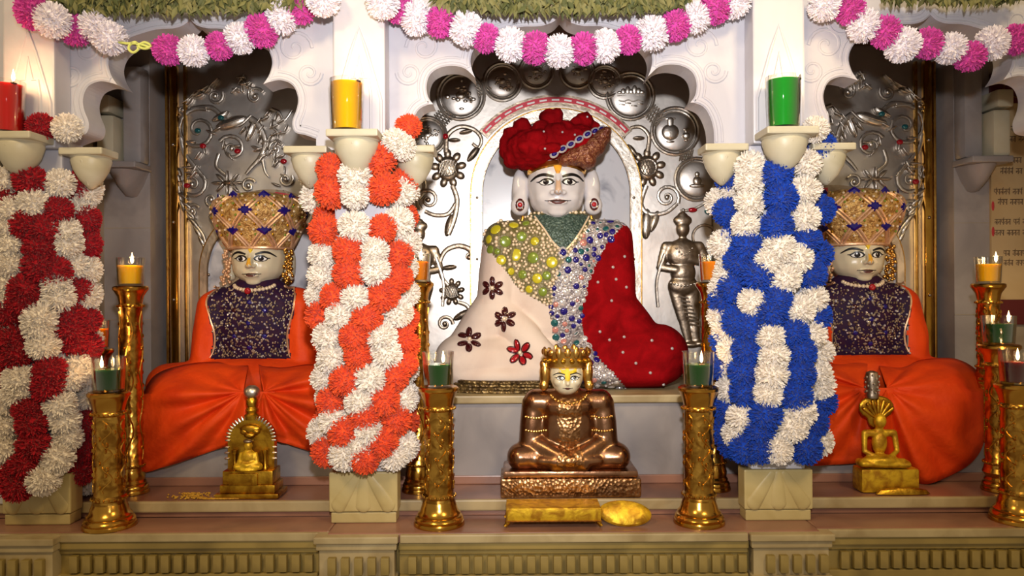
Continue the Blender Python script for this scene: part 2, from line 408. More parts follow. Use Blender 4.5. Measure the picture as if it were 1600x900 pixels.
# jamb walls at the outer sides of the side niches
def jamb(sgn, xe, wd, yo):
    """xe: outer edge of the panel; grey marble wall, inner shaft, corbel, cream pilaster"""
    x = lambda d: xe+sgn*d
    o = lambda a, b: (min(x(a), x(b)), max(x(a), x(b)))
    a, b = o(.003, wd); m = MB().box(a, b, .70, .858, ZF+.0005, CAMZ+.44)
    w = struct('wall_jamb', m, M['marble_grey'])
    a, b = o(wd, .62); part('outer_wall', MB().box(a, b, yo, .858, ZF+.0005, CAMZ+.999), M['jamb'], w, False)
    a, b = o(.0, .075)
    part('shaft', MB().box(a, b, .62, .70, CAMZ+.50, CAMZ+.885, .018), M['marble_grey'], w, True)
    a, b = o(.003, wd); part('upper_wall', MB().box(a, b, .70, .858, CAMZ+.44, CAMZ+.999), M['marble_grey'], w, False)
    a, b = o(-.005, .155); part('corbel_slab', MB().box(a, b, .56, .70, CAMZ+.475, CAMZ+.50, .005), M['marble_grey'], w, False)
    part('corbel', MB().lathe([(.004, -.10), (.02, -.095), (.045, -.055), (.068, 0)], (x(.075), .70, CAMZ+.474), 20, 1.8), M['marble_grey'], w)
    a, b = o(.083, .15); part('pilaster', MB().box(a, b, .57, .70, CAMZ+.50, CAMZ+.68, .012), M['cream'], w, True)
    a, b = o(.10, .165); part('pilaster_cap', MB().box(a, b, .57, .70, CAMZ+.69, CAMZ+.76, .012), M['cream'], w, True)
    for z in (-.12, .25):
        a, b = o(.003, wd); part('joint', MB().box(a, b, .698, .7002, CAMZ+z, CAMZ+z+.003), M['jamb'], w, False)
jamb(-1, BAYS[0][0]-.44, .19, .62); jamb(1, BAYS[2][0]+.44, .145, .70)

# ------------------------------------------------------------------ cusped marble arches between the pillars
ARC = [(238,-1),(237,20),(232,38),(223,53),(210,60),(201,61),(209,73),(211,91),(205,108),(190,118),(170,121),(152,117),(140,107),(135,102),
       (140,115),(142,131),(136,147),(120,161),(93,173),(63,181),(33,182),(12,189),(0,201)]          # half outline: dx, height over py 223 (centre bay)
ARS = [(196,8),(180,14),(163,19),(159,35),(166,55),(168,73),(160,92),(142,100),(126,98),(114,94),(124,110),(128,130),(120,150),(98,166),(70,176),(48,181),(26,182),(10,187),(0,196)]
def facade(cpx, half, pts, x0, x1, name):
    y = .06; k = S(y); c = W(cpx, 223, y); cx = c.x; bz = CAMZ+(450-223)*k
    zt = CAMZ+1.06
    L = [(cx-d*k, bz+h*k) for d, h in pts]; R = [(cx+d*k, bz+h*k) for d, h in pts][::-1][1:]
    def dens(P, cut):
        out = []; runs = []
        for lo, hi in zip([0]+cut, cut+[len(P)-1]):
            Q = [Vector((q[0], 0, q[1])) for q in P[lo:hi+1]]
            r = [(q.x, q.z) for q in cat_rom(Q, 4)]; runs.append(r); out += r[:-1]
        return out+[P[-1]], runs
    n = len(pts)-1; cu = [5, 13, n] if half > 200 else [9, n]
    arc, runs = dens(L+R, cu+[2*n-q for q in cu[::-1][1:]])
    low = bz-.02
    solid = [(x0, zt), (x0, low), (arc[0][0], low)]+arc+[(arc[-1][0], low), (x1, low), (x1, zt)]
    w = struct(name, MB().prism(solid, y, y+.10), M['marble'])
    # raised mouldings along the cusped edge
    for run in runs:
        for off, rad in ((.007, .006), (.026, .0045)):
            ed = []
            for i, (ax, az) in enumerate(run):
                a0 = run[max(i-1, 0)]; a1 = run[min(i+1, len(run)-1)]
                t = Vector((a1[0]-a0[0], 0, a1[1]-a0[1])); t.normalize()
                q = Vector((ax, y, az))+Vector((-t.z, 0, t.x))*off
                if min((q.x-e[0])**2+(q.z-e[1])**2 for e in arc) > (off*.9)**2 and inpoly(q.x, q.z, solid): ed.append(q)
            if len(ed) < 3: continue
            part('arch_moulding', MB().tube(ed, rad, 6, .6), M['marble'], w)
    # shallow carved scrolls in the spandrels
    for sgn in (-1, 1):
        for (dx, dh, R0, tw) in ((215, 150, 28, 1), (190, 185, 22, -1), (238, 110, 20, -1)):
            if half < 200: dx -= 52
            pp = []
            for i in range(26):
                a = i/25*PI*3.1; r = R0*(1-i/27)
                pp.append((cx+sgn*(dx+r*math.cos(a*tw))*k, y-.001, bz+(dh+r*math.sin(a*tw))*k))
            if x0 < pp[0][0] < x1: part('carved_scroll', MB().tube(pp, [.006*(1-.5*i/25) for i in range(26)], 6, .5), M['marble'], w)
    return w
facade(298, 168, ARS, PX[0], PX[1]-.0005, 'wall_front')
facade(878, 211, ARC, PX[1]+.0005, PX[2]-.0005, 'wall_front')
facade(1455, 168, ARS, PX[2]+.0005, XR, 'wall_front')
struct('wall_front', MB().box(XL, PX[0]-.0005, .06, .16, ZF, CAMZ+1.06), M['marble'])

# ------------------------------------------------------------------ garlanded marble pillars with lamp cups
def bowl(c, r, h, a0=0, a1=2*PI, sy=1.0):
    return MB().lathe([(.004, -h), (r*.22, -h*.93), (r*.55, -h*.72), (r*.82, -h*.42), (r*.96, -h*.12), (r*.93, -h*.05), (r*1.0, 0)], c, 28, sy, a0, a1)
plabel = ['white marble pillar wrapped in red and white flowers, at the edge', 'white marble pillar wrapped in orange and white flowers', 'white marble pillar wrapped in blue and white flowers']
CUPTOP = [W(20, 207, -.09).z, W(548, 206, -.09).z, W(1226, 207, -.09).z]
CUPTOP = [sum(CUPTOP)/3]*3
for i, p in enumerate(PX):
    t = thing('marble_pillar', (p, .05, ZL), plabel[i], 'pillar', 'marble pillars of the shrine front')
    part('foot', MB().box(p-.102, p+.102, .0, .0655, ZL+.0005, ZL+.034, .004), M['cream_base'], t, False)
    part('base_block', MB().box(p-.107, p+.107, -.004, .0655, ZL+.036, ZL+.16, .005), M['cream_base'], t, False)
    bf = MB()
    for k in (-1, 0, 1):
        bf.cap((p+k*.02, -.003, ZL+.145), (p+k*.075, -.003, ZL+.06), .012, .026, sy=.25)
    part('carved_lotus', bf, M['cream_base'], t)
    part('shaft', MB().box(p-.085, p+.085, .0, .0595, ZL+.1605, CUPTOP[i]-.03, .006), M['marble'], t, False)
    part('upper_shaft', MB().box(p-.08, p+.08, -.03, .0595, CUPTOP[i]-.0295, CAMZ+1.02, .006), M['marble'], t, False)
    z0 = CUPTOP[i]
    rel = MB()
    for w_, hb, ht in ((.068, .11, .335), (.036, .13, .25)):
        pp = [(p-w_, -.031, z0+.01), (p-w_, -.031, z0+hb), (p-w_*.8, -.031, z0+hb+.05), (p-w_*.35, -.031, z0+ht-.07), (p, -.031, z0+ht), (p+w_*.35, -.031, z0+ht-.07), (p+w_*.8, -.031, z0+hb+.05), (p+w_, -.031, z0+hb), (p+w_, -.031, z0+.01)]
        rel.tube(pp, .005, 6, .7)
    part('carved_panel', rel, M['marble'], t)
    for nm, cx, cy, r, dz in (('lamp_cup', p, -.075, .071, 0), ('lamp_cup', p-.165, .02, .062, -.03), ('lamp_cup', p+.165, .02, .062, -.03)):
        b = part(nm, bowl((cx, cy, z0-.022+dz), r, .105 if r > .07 else .1), M['cream'], t)
        part('rim', MB().box(cx-r*1.08, cx+r*1.08, cy-r*1.04, min(.0595, cy+r*1.04), z0-.022+dz, z0+dz, .005), M['cream'], b, False)
        part('rib', MB().cap((cx, cy-r*.86, z0-.04+dz), (cx, cy-r*.3, z0-.11+dz), .006, .004), M['cream'], b)

# ------------------------------------------------------------------ silver back panels with raised ornament
YP = .80
def V3(px, py, y=YP): return W(px, py, y)
def vine(pts, r0, r1, parent, m, name='vine', y=YP-.012):
    P = cat_rom([W(a, b, y) for a, b in pts])
    n = len(P)
    return part(name, MB().tube(P, [lerp(r0, r1, i/(n-1)) for i in range(n)], 8, .8), m, parent)
def spiral(cx, cy, R, turns, a0, d, parent, m, r=.009, y=YP-.012):
    P = []; N = int(14*turns)
    for i in range(N+1):
        t = i/N; a = a0+d*t*turns*2*PI; rr = R*(1-.86*t)
        P.append(W(cx+rr*math.cos(a), cy-rr*math.sin(a), y))
    o = part('scroll', MB().tube(P, [r*(1-.55*i/N) for i in range(N+1)], 8, .8), m, parent)
    part('scroll_eye', MB().ell(W(cx, cy, y), (.011, .009, .011)), m, o)
    return o
def leafblob(cx, cy, L, ang, parent, m, w=.35, y=YP-.008):
    c = W(cx, cy, y); k = S(y)
    R = Matrix.Rotation(-ang, 3, 'Y')
    mb = MB().ell(c, (L*k*.6, .015, L*k*.62*w), 12, 8, R)
    mb.cap(c+R@Vector((-L*k*.5, -.013, 0)), c+R@Vector((L*k*.5, -.013, 0)), .003, .002)
    return part('leaf', mb, m, parent)
def sunflower(cx, cy, R, parent):
    k = S(YP)*R; c = W(cx, cy, YP-.012)
    o = part('flower', MB().ell(c+Vector((0,.004,0)), (k*.62, .016, k*.74), 18, 10), M['silver_dark'], parent)
    for i in range(9):
        a = 2*PI*i/9+.2; d = Vector((math.cos(a), 0, math.sin(a)))
        part('petal', MB().ell(c+Vector((d.x*k*.78, .004, d.z*k*.84)), (k*.30, .009, k*.22), 10, 6, Matrix.Rotation(-a, 3, 'Y')), M['silver_dark'], o)
    g = MB()
    for i in range(-2, 3):
        h = math.sqrt(max(.05, 1-(i/2.8)**2))
        for s in (-1, 1):
            g.tube([c+Vector((k*(.18*i-.2*h*s), -.0125, -k*.45*h)), c+Vector((k*(.18*i+.2*h*s), -.0125, k*.45*h))], .002, 5)
    part('seed_grid', g, M['silver_relief'], o)
    part('seed_rim', MB().ring(c+Vector((0,-.011,0)), k*.46, .003, 24, 5), M['silver_relief'], o)
def medallion(cx, cy, R, motif, parent, m=None):
    m = m or M['silver_relief']; k = S(YP)*R; c = W(cx, cy, YP-.004)
    o = part('medallion', MB().ell(c+Vector((0,.004,0)), (k*.86, .017, k*.86), 28, 12), M['silver'], parent)
    part('medallion_rim', MB().ring(c, k*.96, .008, 36, 8).ring(c+Vector((0,-.004,0)), k*.82, .003, 36, 5), m, o)
    mo = MB(); yy = -.014
    rnd = random.Random(int(cx*7+cy))
    if motif == 'boat':
        mo.tube([c+Vector((-k*.55, yy+.004, .0)), c+Vector((k*.55, yy+.004, 0))], .003, 6)
        for q, hh in ((-.45,.12),(-.3,.22),(-.12,.3),(.02,.2),(.16,.34),(.32,.24),(.46,.14)): mo.ell(c+Vector((q*k, yy+.003, k*(.06+hh*.5))), (k*.11, .005, k*hh*.55))
        mo.tube(cat_rom([c+Vector((q*k, yy+.002, -k*(.22+.03*math.sin(q*14)))) for q in (-.5, -.3, -.1, .1, .3, .5)]), .003, 6)
        for q in (-.36, -.12, .14, .38): mo.cap(c+Vector(((q-.1)*k, yy+.003, -k*(.36+.06*math.sin(q*9)))), c+Vector(((q+.1)*k, yy+.003, -k*(.38+.06*math.sin(q*9)))), .003, .003)
    elif motif == 'pots':
        for sx, sc, dz in ((-.22, 1.3, -.06), (.42, .62, -.22)):
            mo.ell(c+Vector((sx*k, yy+.003, dz*k)), (k*.28*sc, .012, k*.26*sc)); mo.cap(c+Vector((sx*k, yy, (dz+.22*sc)*k)), c+Vector((sx*k, yy, (dz+.36*sc)*k)), k*.09*sc, k*.11*sc, sy=.4)
            mo.cap(c+Vector(((sx-.13*sc)*k, yy, (dz+.42*sc)*k)), c+Vector(((sx+.13*sc)*k, yy, (dz+.42*sc)*k)), k*.04, k*.04, sy=.5); mo.ell(c+Vector((sx*k, yy+.004, (dz-.3*sc)*k)), (k*.14*sc, .006, k*.05))
    elif motif == 'figure':
        mo.ell(c+Vector((0, yy, k*.2)), (k*.12, .008, k*.13)); mo.ell(c+Vector((0, yy, -k*.1)), (k*.2, .009, k*.22)); mo.ell(c+Vector((0, yy+.004, -k*.32)), (k*.36, .008, k*.1))
    else:
        for i in range(26):
            a = rnd.random()*6.28; q = rnd.random()*.62
            mo.ell(c+Vector((q*k*math.cos(a), yy+.012*q, q*k*math.sin(a))), (k*rnd.uniform(.06, .13), .006, k*rnd.uniform(.05, .1)))
        mo.ell(c+Vector((0, yy, 0)), (k*.2, .006, k*.16))
    part('medallion_motif', mo, m, o)
def lattice(cx, cy, w, h, ang, parent):
    c = W(cx, cy, YP-.004); k = S(YP); g = MB(); R = Matrix.Rotation(-ang, 3, 'Y')
    for i in range(-3, 4):
        for s in (-1, 1):
            a = Vector((i/3*w*.5*k-s*w*.18*k, -.004, -h*.5*k)); b = Vector((i/3*w*.5*k+s*w*.18*k, -.004, h*.5*k))
            a.x = max(-w*.5*k, min(w*.5*k, a.x)); b.x = max(-w*.5*k, min(w*.5*k, b.x))
            g.tube([c+R@a, c+R@b], .003, 5)
    part('lattice', g, M['silver_relief'], parent)

def remesh(mb, voxel, smooth=4, fac=.5):
    me = bpy.data.meshes.new('tmp'); me.from_pydata([tuple(v) for v in mb.v], [], [tuple(f) for f in mb.f])
    bm = bmesh.new(); bm.from_mesh(me); bmesh.ops.recalc_face_normals(bm, faces=bm.faces[:]); bm.to_mesh(me); bm.free()
    o = bpy.data.objects.new('tmp', me); COL.objects.link(o)
    r = o.modifiers.new('r', 'REMESH'); r.mode = 'VOXEL'; r.voxel_size = voxel; r.adaptivity = 0
    if smooth:
        s = o.modifiers.new('s', 'SMOOTH'); s.factor = fac; s.iterations = smooth
    dg = bpy.context.evaluated_depsgraph_get(); e = o.evaluated_get(dg); m2 = bpy.data.meshes.new_from_object(e)
    out = MB(); out.add([v.co.copy() for v in m2.vertices], [list(p.vertices) for p in m2.polygons])
    out.nrm = [v.normal.copy() for v in m2.vertices]
    bpy.data.objects.remove(o); bpy.data.meshes.remove(me); bpy.data.meshes.remove(m2)
    return out
def attendant(cx, cy, h, parent, mir=1):
    """embossed standing attendant, h = height in px"""
    k = S(YP)*h; c = W(cx, cy, YP-.012)
    P = lambda u, v, d=0: c+Vector((mir*u*k, d, v*k))
    b = MB()
    b.ell(P(0, .39), (.055*k, .022, .062*k)); b.ell(P(0, .455), (.075*k, .018, .045*k)); b.ell(P(0, .49), (.04*k, .014, .03*k))
    b.cap(P(0, .33), P(0, .28), .03*k, .04*k, .5)
    b.ell(P(0, .2), (.13*k, .03, .12*k)); b.cap(P(-.12, .25), P(.12, .25), .05*k, .05*k, .5); b.ell(P(0, .06), (.1*k, .028, .1*k))
    b.cap(P(-.13, .25), P(-.17, .1), .042*k, .035*k, .5); b.cap(P(-.17, .1), P(-.06, .08, -.02), .034*k, .028*k, .5)
    b.cap(P(.13, .25), P(.19, .12), .042*k, .035*k, .5); b.cap(P(.19, .12), P(.05, .16, -.02), .034*k, .028*k, .5)
    b.ell(P(0, -.04), (.12*k, .03, .08*k))
    b.cap(P(-.05, -.06), P(.0, -.28), .07*k, .05*k, .5); b.cap(P(0, -.28), P(.04, -.47), .048*k, .03*k, .5)
    b.cap(P(.06, -.06), P(.08, -.28), .07*k, .05*k, .5); b.cap(P(.08, -.28), P(.1, -.46), .045*k, .03*k, .5)
    b.ell(P(.06, -.49), (.07*k, .02, .025*k)); b.ell(P(.13, -.48), (.06*k, .02, .025*k))
    o = part('attendant_relief', remesh(b, .0045, 3), M['silver_dark'], parent, True, 80)
    j = MB()
    for i in range(9): j.ell(P(-.1+.025*i, -.02-.02*math.sin(i/8*PI), -.03), .0055, 8, 6)
    for i in range(7): j.ell(P(-.06+.02*i, .24-.05*math.sin(i/6*PI), -.032), .0045, 8, 6)
    for i in range(8): j.tube([P(-.045+i*.012, -.12-i*.03, -.028), P(.03+i*.014, -.135-i*.03, -.03)], .003, 5)
    j.ell(P(0, .53, -.012), .008); j.tube(cat_rom([P(-.14, .2, -.01), P(-.2, 0, -.005), P(-.19, -.2, 0)]), .007, 6)
    part('ornaments', j, M['silver_relief'], o, kind='stuff')
    part('halo_relief', MB().ring(P(.17, .33, .008), .09*k, .006, 24, 6), M['silver_dark'], o)

panel = [None]*3
for n_, (c, h) in enumerate(BAYS):
    lab = ['embossed silver back panel behind the statue beside the red and white pillar', 'large embossed silver back panel behind the red-turbaned statue', 'embossed silver back panel behind the statue beside the blue and white pillar'][n_]
    t = thing('silver_panel', (c, YP, ZS), lab, 'panel', 'silver back panels'); panel[n_] = t
    part('sheet', MB().box(c-h+.002, c+h-.002, YP, YP+.05, ZS+.0005, CAMZ+.999), M['silver'], t, False)
# centre panel ornament
t = panel[1]
for a in ((720,150,38,'x'), (985,150,38,'boat'), (668,212,30,'x'), (1055,205,38,'pots'), (1088,280,34,'figure'), (785,128,30,'x'), (640,290,26,'figure'), (838,112,27,'x'), (902,112,27,'x'), (945,128,26,'x')): medallion(*a, t)
for a in ((752,138,24,22,.6), (694,182,26,26,.8), (1024,182,26,26,-.8), (1072,243,22,18,0), (812,118,16,24,.2), (965,124,16,24,-.3)): lattice(*a, t)
SD, SR = M['silver_dark'], M['silver_relief']
sunflower(700, 263, 27, t); sunflower(1012, 262, 27, t)
vine([(697,238),(699,212),(718,198),(740,202),(752,216),(748,230),(738,224)], .011, .006, t, SD); leafblob(740,240,26,.9,t,SD); leafblob(728,206,18,.2,t,SD); leafblob(710,219,16,0,t,SD)
vine([(707,290),(714,312),(710,340),(700,366)], .010, .013, t, SD); vine([(712,318),(700,334),(680,336),(664,330)], .009, .008, t, SD); spiral(669, 312, 19, 1.5, -2.2, -1, t, SD); leafblob(702,352,30,1.3,t,SD)
vine([(738,404),(734,390),(716,384),(696,392),(687,412),(690,432),(700,446)], .012, .008, t, SD); sunflower(706, 456, 19, t); leafblob(702,418,20,.1,t,SD); spiral(733, 402, 9, 1, -1, 1, t, SD, .007)
vine([(716,472),(730,478),(736,494),(728,506)], .008, .010, t, SD); leafblob(722,492,26,.5,t,SD); spiral(695, 506, 13, 1.3, 0, 1, t, SD, .008)
vine([(1012,236),(1014,212),(1000,198),(982,202),(974,216)], .010, .006, t, SD); leafblob(988,236,22,2.2,t,SD); leafblob(998,216,16,0,t,SD)
vine([(1010,290),(1002,318),(1014,334),(1040,332),(1058,318)], .010, .008, t, SR); spiral(1042, 308, 20, 1.5, -.5, 1, t, SR); leafblob(1010,350,40,1.5,t,SR); leafblob(1022,346,30,1.2,t,SR); leafblob(1000,345,26,1.9,t,SR)
vine([(1062,330),(1085,326),(1110,312)], .006, .005, t, SR)
attendant(1067, 438, 205, t, 1); attendant(655, 440, 190, t, -1)
part('ruby_leaf', MB().ell(W(1082,328,YP-.012), (.02,.008,.01)), M['gem_red'], t); part('ruby_leaf', MB().ell(W(696,213,YP-.03), (.012,.008,.012)), M['gem_red'], t); part('green_leaf_enamel', MB().ell(W(1108,330,YP-.012), (.02,.008,.014)), M['gem_teal'], t)
def arch_pts(cx, cy, R, ybot, n=40, y=YP):
    P = [W(cx-R, ybot, y)]
    for i in range(n+1):
        a = PI-PI*i/n; P.append(W(cx+R*math.cos(a), cy-R*math.sin(a), y))
    P.append(W(cx+R, ybot, y)); return P
def arch_band(P_in, P_out, y0, y1):
    mb = MB(); n = len(P_in); vs_ = []
    for a, b in zip(P_in, P_out):
        for q, y in ((a, y0), (b, y0), (b, y1), (a, y1)): vs_.append((q.x, y, q.z))
    fs = [(0,1,2,3), tuple((n-1)*4+i for i in (3,2,1,0))]
    for i in range(n-1):
        for k in range(4): fs.append((i*4+k, i*4+(k+1) % 4, (i+1)*4+(k+1) % 4, (i+1)*4+k))
    return mb.add(vs_, fs)
def throne(cx, cy, R, ybot, label, parent_panel, a0=.7, a1=2.45, fw=17, bw=(10, 24), redspan=None):
    c0 = W(cx, ybot, YP)
    t = thing('throne_back', (c0.x, YP-.03, ZS), label, 'throne back', 'arched marble backs behind the statues')
    ins = arch_pts(cx, cy, R, ybot)
    zb = ZS+.001
    ins[0].z = zb; ins[-1].z = zb
    part('slab', MB().prism([(p.x, p.z) for p in ins], YP-.04, YP-.0275), M['marble_slab'], t, False)
    out = arch_pts(cx, cy, R+fw, ybot); out[0].z = zb; out[-1].z = zb
    fr = part('frame', arch_band(ins, out, YP-.058, YP-.0275), M['silver_relief'], t)
    part('frame_bead', MB().tube([Vector((p.x, YP-.056, p.z)) for p in out], .0035, 6), M['gold'], fr)
    part('frame_bead', MB().tube([Vector((p.x, YP-.056, p.z)) for p in ins], .004, 6), M['silver_dark'], fr)
    for sx, yy in ((-1, cy+4), (1, cy+4), (-1, cy+100), (1, cy+100)):
        part('screw', MB().ell(W(cx+sx*(R+fw*.5), yy, YP-.058), (.006, .004, .006), 10, 6), M['silver_dark'], fr)
    def arc(r0, r1, b0, b1, y0, y1, n=30):
        I = [W(cx+r0*math.cos(lerp(b0, b1, i/n)), cy-r0*math.sin(lerp(b0, b1, i/n)), YP) for i in range(n+1)]
        O = [W(cx+r1*math.cos(lerp(b0, b1, i/n)), cy-r1*math.sin(lerp(b0, b1, i/n)), YP) for i in range(n+1)]
        return arch_band(I, O, y0, y1)
    R2 = R+fw
    ha = part('halo_band', arc(R2+bw[0]-3, R2+bw[1], a0, a1, YP-.024, YP-.0005), M['silver_dark'], t)
    ra = redspan or (a0+.02, a1-.02)
    part('red_strip', arc(R2+bw[0]+2, R2+bw[1]-4, ra[0], ra[1], YP-.028, YP-.0245), M['redstrip'], ha)
    n = int((ra[1]-ra[0])*8)
    for i in range(n):
        b = lerp(ra[0], ra[1], (i+.5)/n)
        part('white_dash', arc(R2+bw[0]+4, R2+bw[0]+6.5, b-.04, b+.04, YP-.031, YP-.0285, 4), M['white'], ha)
    return t
throne(868, 305, 114, 600, 'arched veined marble back framed in silver behind the red-turbaned statue', panel[1])
# side panels: gilt edge strips, peacock scrolls, enamelled leaves
def side_ornament(t, f, xs):
    """f maps a left-panel pixel to this panel"""
    v = lambda pts, *a: vine([f(*p) for p in pts], *a)
    md = 1 if xs > 0 else -1
    sp = lambda cx, cy, R, tu, a0, d, *a: spiral(*f(cx, cy), R, tu, a0 if md > 0 else PI-a0, d*md, *a)
    lb = lambda cx, cy, L, an, *a: leafblob(*f(cx, cy), L, an if md > 0 else PI-an, *a)
    sp(310, 203, 36, 1.6, 1.2, 1, t, SR, .011); v([(300,170),(330,168),(352,186),(372,196),(392,180)], .012, .006, t, SR)
    lb(362,192,44,.3,t,SR); lb(345,182,26,.5,t,SR)
    sp(362, 232, 22, 1.4, 2.6, -1, t, SR, .009); v([(342,240),(338,260),(356,276)], .009, .007, t, SR)
    v([(282,215),(288,240),(306,262),(322,282)], .012, .008, t, SR)
    sp(300, 288, 22, 1.5, .6, -1, t, SR, .009); v([(278,292),(284,320),(300,345),(318,370),(322,400)], .011, .007, t, SR)
    for q in range(7): lb(286+q*6, 306+q*14, 20, -.6-.1*q, t, SR)
    # peacock
    for q in range(20):
        a = random.Random(q).random; lb(418+14*math.sin(q*1.7), 178+q*4.0, 13, .9+.5*math.sin(q*2.1), t, SR)
    v([(392,186),(404,196),(414,222),(406,246),(392,262),(384,272)], .016, .006, t, SR); v([(424,170),(436,176),(444,188),(456,172)], .008, .004, t, SR)
    v([(410,250),(414,268),(420,276)], .007, .004, t, SR); lb(392,204,30,1.2,t,SR)
    for q in range(12): lb(372+8*math.cos(q*2.4)+q*1.5, 132+10*math.sin(q*1.9), 12, q*.7, t, SR)
    for q in range(10): lb(292+5*q, 158-3*q+4*math.sin(q*2), 13, .6+.3*math.sin(q), t, SR)
    for q in range(8):
        a = q*PI/4; lb(356+16*math.cos(a), 286+11*math.sin(a), 15, -a, t, SR)
    lb(356,286,20,0,t,SD)
    for q in range(6): lb(294+14*math.sin(q*2.2), 262+q*3, 14, q, t, SR)
    for (a_, b_, R_, d_) in ((398,150,14,1),(336,150,13,-1),(430,232,13,1),(330,312,14,-1),(388,290,12,1),(446,280,12,-1),(300,330,12,1),(286,172,10,-1)):
        sp(a_, b_, R_, 1.3, .5, d_, t, SR, .007)
    for q in range(16): lb(300+q*10, 222+22*math.sin(q*1.3), 13, q*.9, t, SR)
    for q in range(12): lb(440+8*math.sin(q*1.9), 190+q*11, 12, .5+q*.6, t, SR)
    lb(345,330,24,-.8,t,SD); lb(338,350,30,-.9,t,SR); lb(326,420,20,.6,t,SR)
    for (gx, gy, gm) in ((309,204,'gem_teal'), (345,184,'gem_teal'), (317,228,'gem_red'), (371,236,'gem_red'), (292,290,'gem_red'), (443,252,'gem_red')):
        part('enamel_drop', MB().ell(W(*f(gx, gy), YP-.022), (.014, .008, .011), 12, 8), M[gm], t)
fl = lambda x, y: (x, y)
cL = 800+BAYS[0][0]/S(YP); cR = 800+BAYS[2][0]/S(YP)
fr_ = lambda x, y: (cR-(x-cL), y-6)
side_ornament(panel[0], fl, 1); side_ornament(panel[2], fr_, -1)
for n_ in (0, 2):
    c, h = BAYS[n_]; s = -1 if n_ == 0 else 1; t = panel[n_]
    for d, w_, yy, m in ((.0, .030, .03, 'brass'), (-.044, .012, .022, 'gold'), (.032, .012, .022, 'gold')):
        xx = c+s*(h+.0-d*-1*-1-.03) if False else c+s*(h-.045+d)
        part('gilt_strip', MB().box(xx-w_/2, xx+w_/2, YP-yy, YP-.0005, ZS+.001, CAMZ+.93, .005), M[m], t)
    for i in range(4): part('stud', MB().ell((c+s*(h-.045), YP-.031, CAMZ+.6-.32*i), .007, 10, 6), M['silver_dark'], t)
throne(424, 425, 92, 600, 'arched grey marble back behind the gold-crowned statue beside the red and white pillar', panel[0], a0=.75, a1=2.3, fw=12, bw=(6, 24), redspan=(.8, 1.5))
throne(cR-(424-cL), 418, 92, 600, 'arched grey marble back behind the gold-crowned statue beside the blue and white pillar', panel[2], a0=.84, a1=2.39, fw=12, bw=(6, 24), redspan=(1.65, 2.35))

# ------------------------------------------------------------------ pompom flowers and garlands
def pompom_mesh(m, seed, n=760):
    rnd = random.Random(seed); mb = MB()
    mb.ell((0,0,0), .74, 12, 8)
    ga = PI*(3-math.sqrt(5))
    for i in range(n):
        z = 1-2*(i+.5)/n; r = math.sqrt(1-z*z); a = ga*i+rnd.uniform(-.15, .15)
        d = Vector((r*math.cos(a), r*math.sin(a), z)).normalized()
        u = d.orthogonal().normalized(); u.rotate(Matrix.Rotation(rnd.random()*6.28, 3, d)); w = d.cross(u)
        L = rnd.uniform(.92, 1.08); wd = rnd.uniform(.045, .07); bend = u*rnd.uniform(-.12, .12)+w*rnd.uniform(-.16, .16)
        b0 = d*.5; m0 = d*(L*.82)+bend*.5; t0 = d*L+bend
        mb.add([b0-u*wd*.6, b0+u*wd*.6, m0+u*wd+w*.04, m0-u*wd+w*.04, t0+u*wd*.55, t0-u*wd*.55], [(0,1,2,3), (3,2,4,5)])
    me = bpy.data.meshes.new('pompom'); me.from_pydata([tuple(v) for v in mb.v], [], [tuple(f) for f in mb.f]); me.materials.append(m)
    me.update(); return me
POM = {k: [pompom_mesh(M[mn], 10*j+s) for s in range(3)] for j, (k, mn) in enumerate((('W','p_white'),('O','p_orange'),('R','p_red'),('B','p_blue'),('P','p_pink'),('V','p_pinkwhite')))}
prnd = random.Random(5)
def pom(parent, col, loc, r):
    s = r*prnd.uniform(.94, 1.08)
    return inst('pompom', POM[col][prnd.randrange(3)], parent, loc, (prnd.random()*6, prnd.random()*6, prnd.random()*6), (s*prnd.uniform(.95,1.08), s, s*prnd.uniform(.92,1.02)))
G0 = "R64,199 W105,200 R47,282 W93,287 R120,290 W134,293 W8,284 R6,312 W53,318 W19,330 R90,329 W124,324 R44,352 R68,358 W12,358 W100,361 R128,358 W19,383 R62,386 W103,380 R62,417 W19,414 R85,424 W115,414 R132,396 R40,452 W9,445 W87,445 W92,464 R120,452 W137,452 R12,489 R35,470 W62,498 R109,495 W132,495 W9,467 W62,512 R109,512 R19,531 W68,540 R115,534 R25,552 W5,519 W121,568 W134,531 R78,581 R75,603 W31,593 W28,612 R3,587 W110,590 R134,597 W93,631 R44,640 W6,634 R131,643 W100,656 R50,662 W9,668 R137,674 W106,684 R53,696 W12,702 W90,715 R40,724 R19,743 W68,749 R125,737 W140,749 R28,758 W5,730"
G1 = "O638,199 W617,222 W630,230 O594,248 O517,264 O517,300 W489,276 W492,310 W555,275 W555,303 O600,295 O632,283 W626,300 O507,360 W622,348 W554,355 O598,357 O545,392 O545,428 W504,398 W504,432 W585,392 W585,422 O622,398 O620,435 O604,450 W635,380 W499,461 O523,465 W555,465 O599,463 W531,492 O502,493 O573,498 W621,488 W515,527 O555,527 W596,527 O628,530 W520,560 O560,556 W602,553 O631,569 W508,592 O540,595 W578,592 O615,588 O518,629 W562,628 O599,624 W629,624 W523,656 O570,650 O618,656 W504,674 O538,675 W575,674 O596,692 O512,705 W538,711 O570,715 W560,701 W631,698 W615,712"
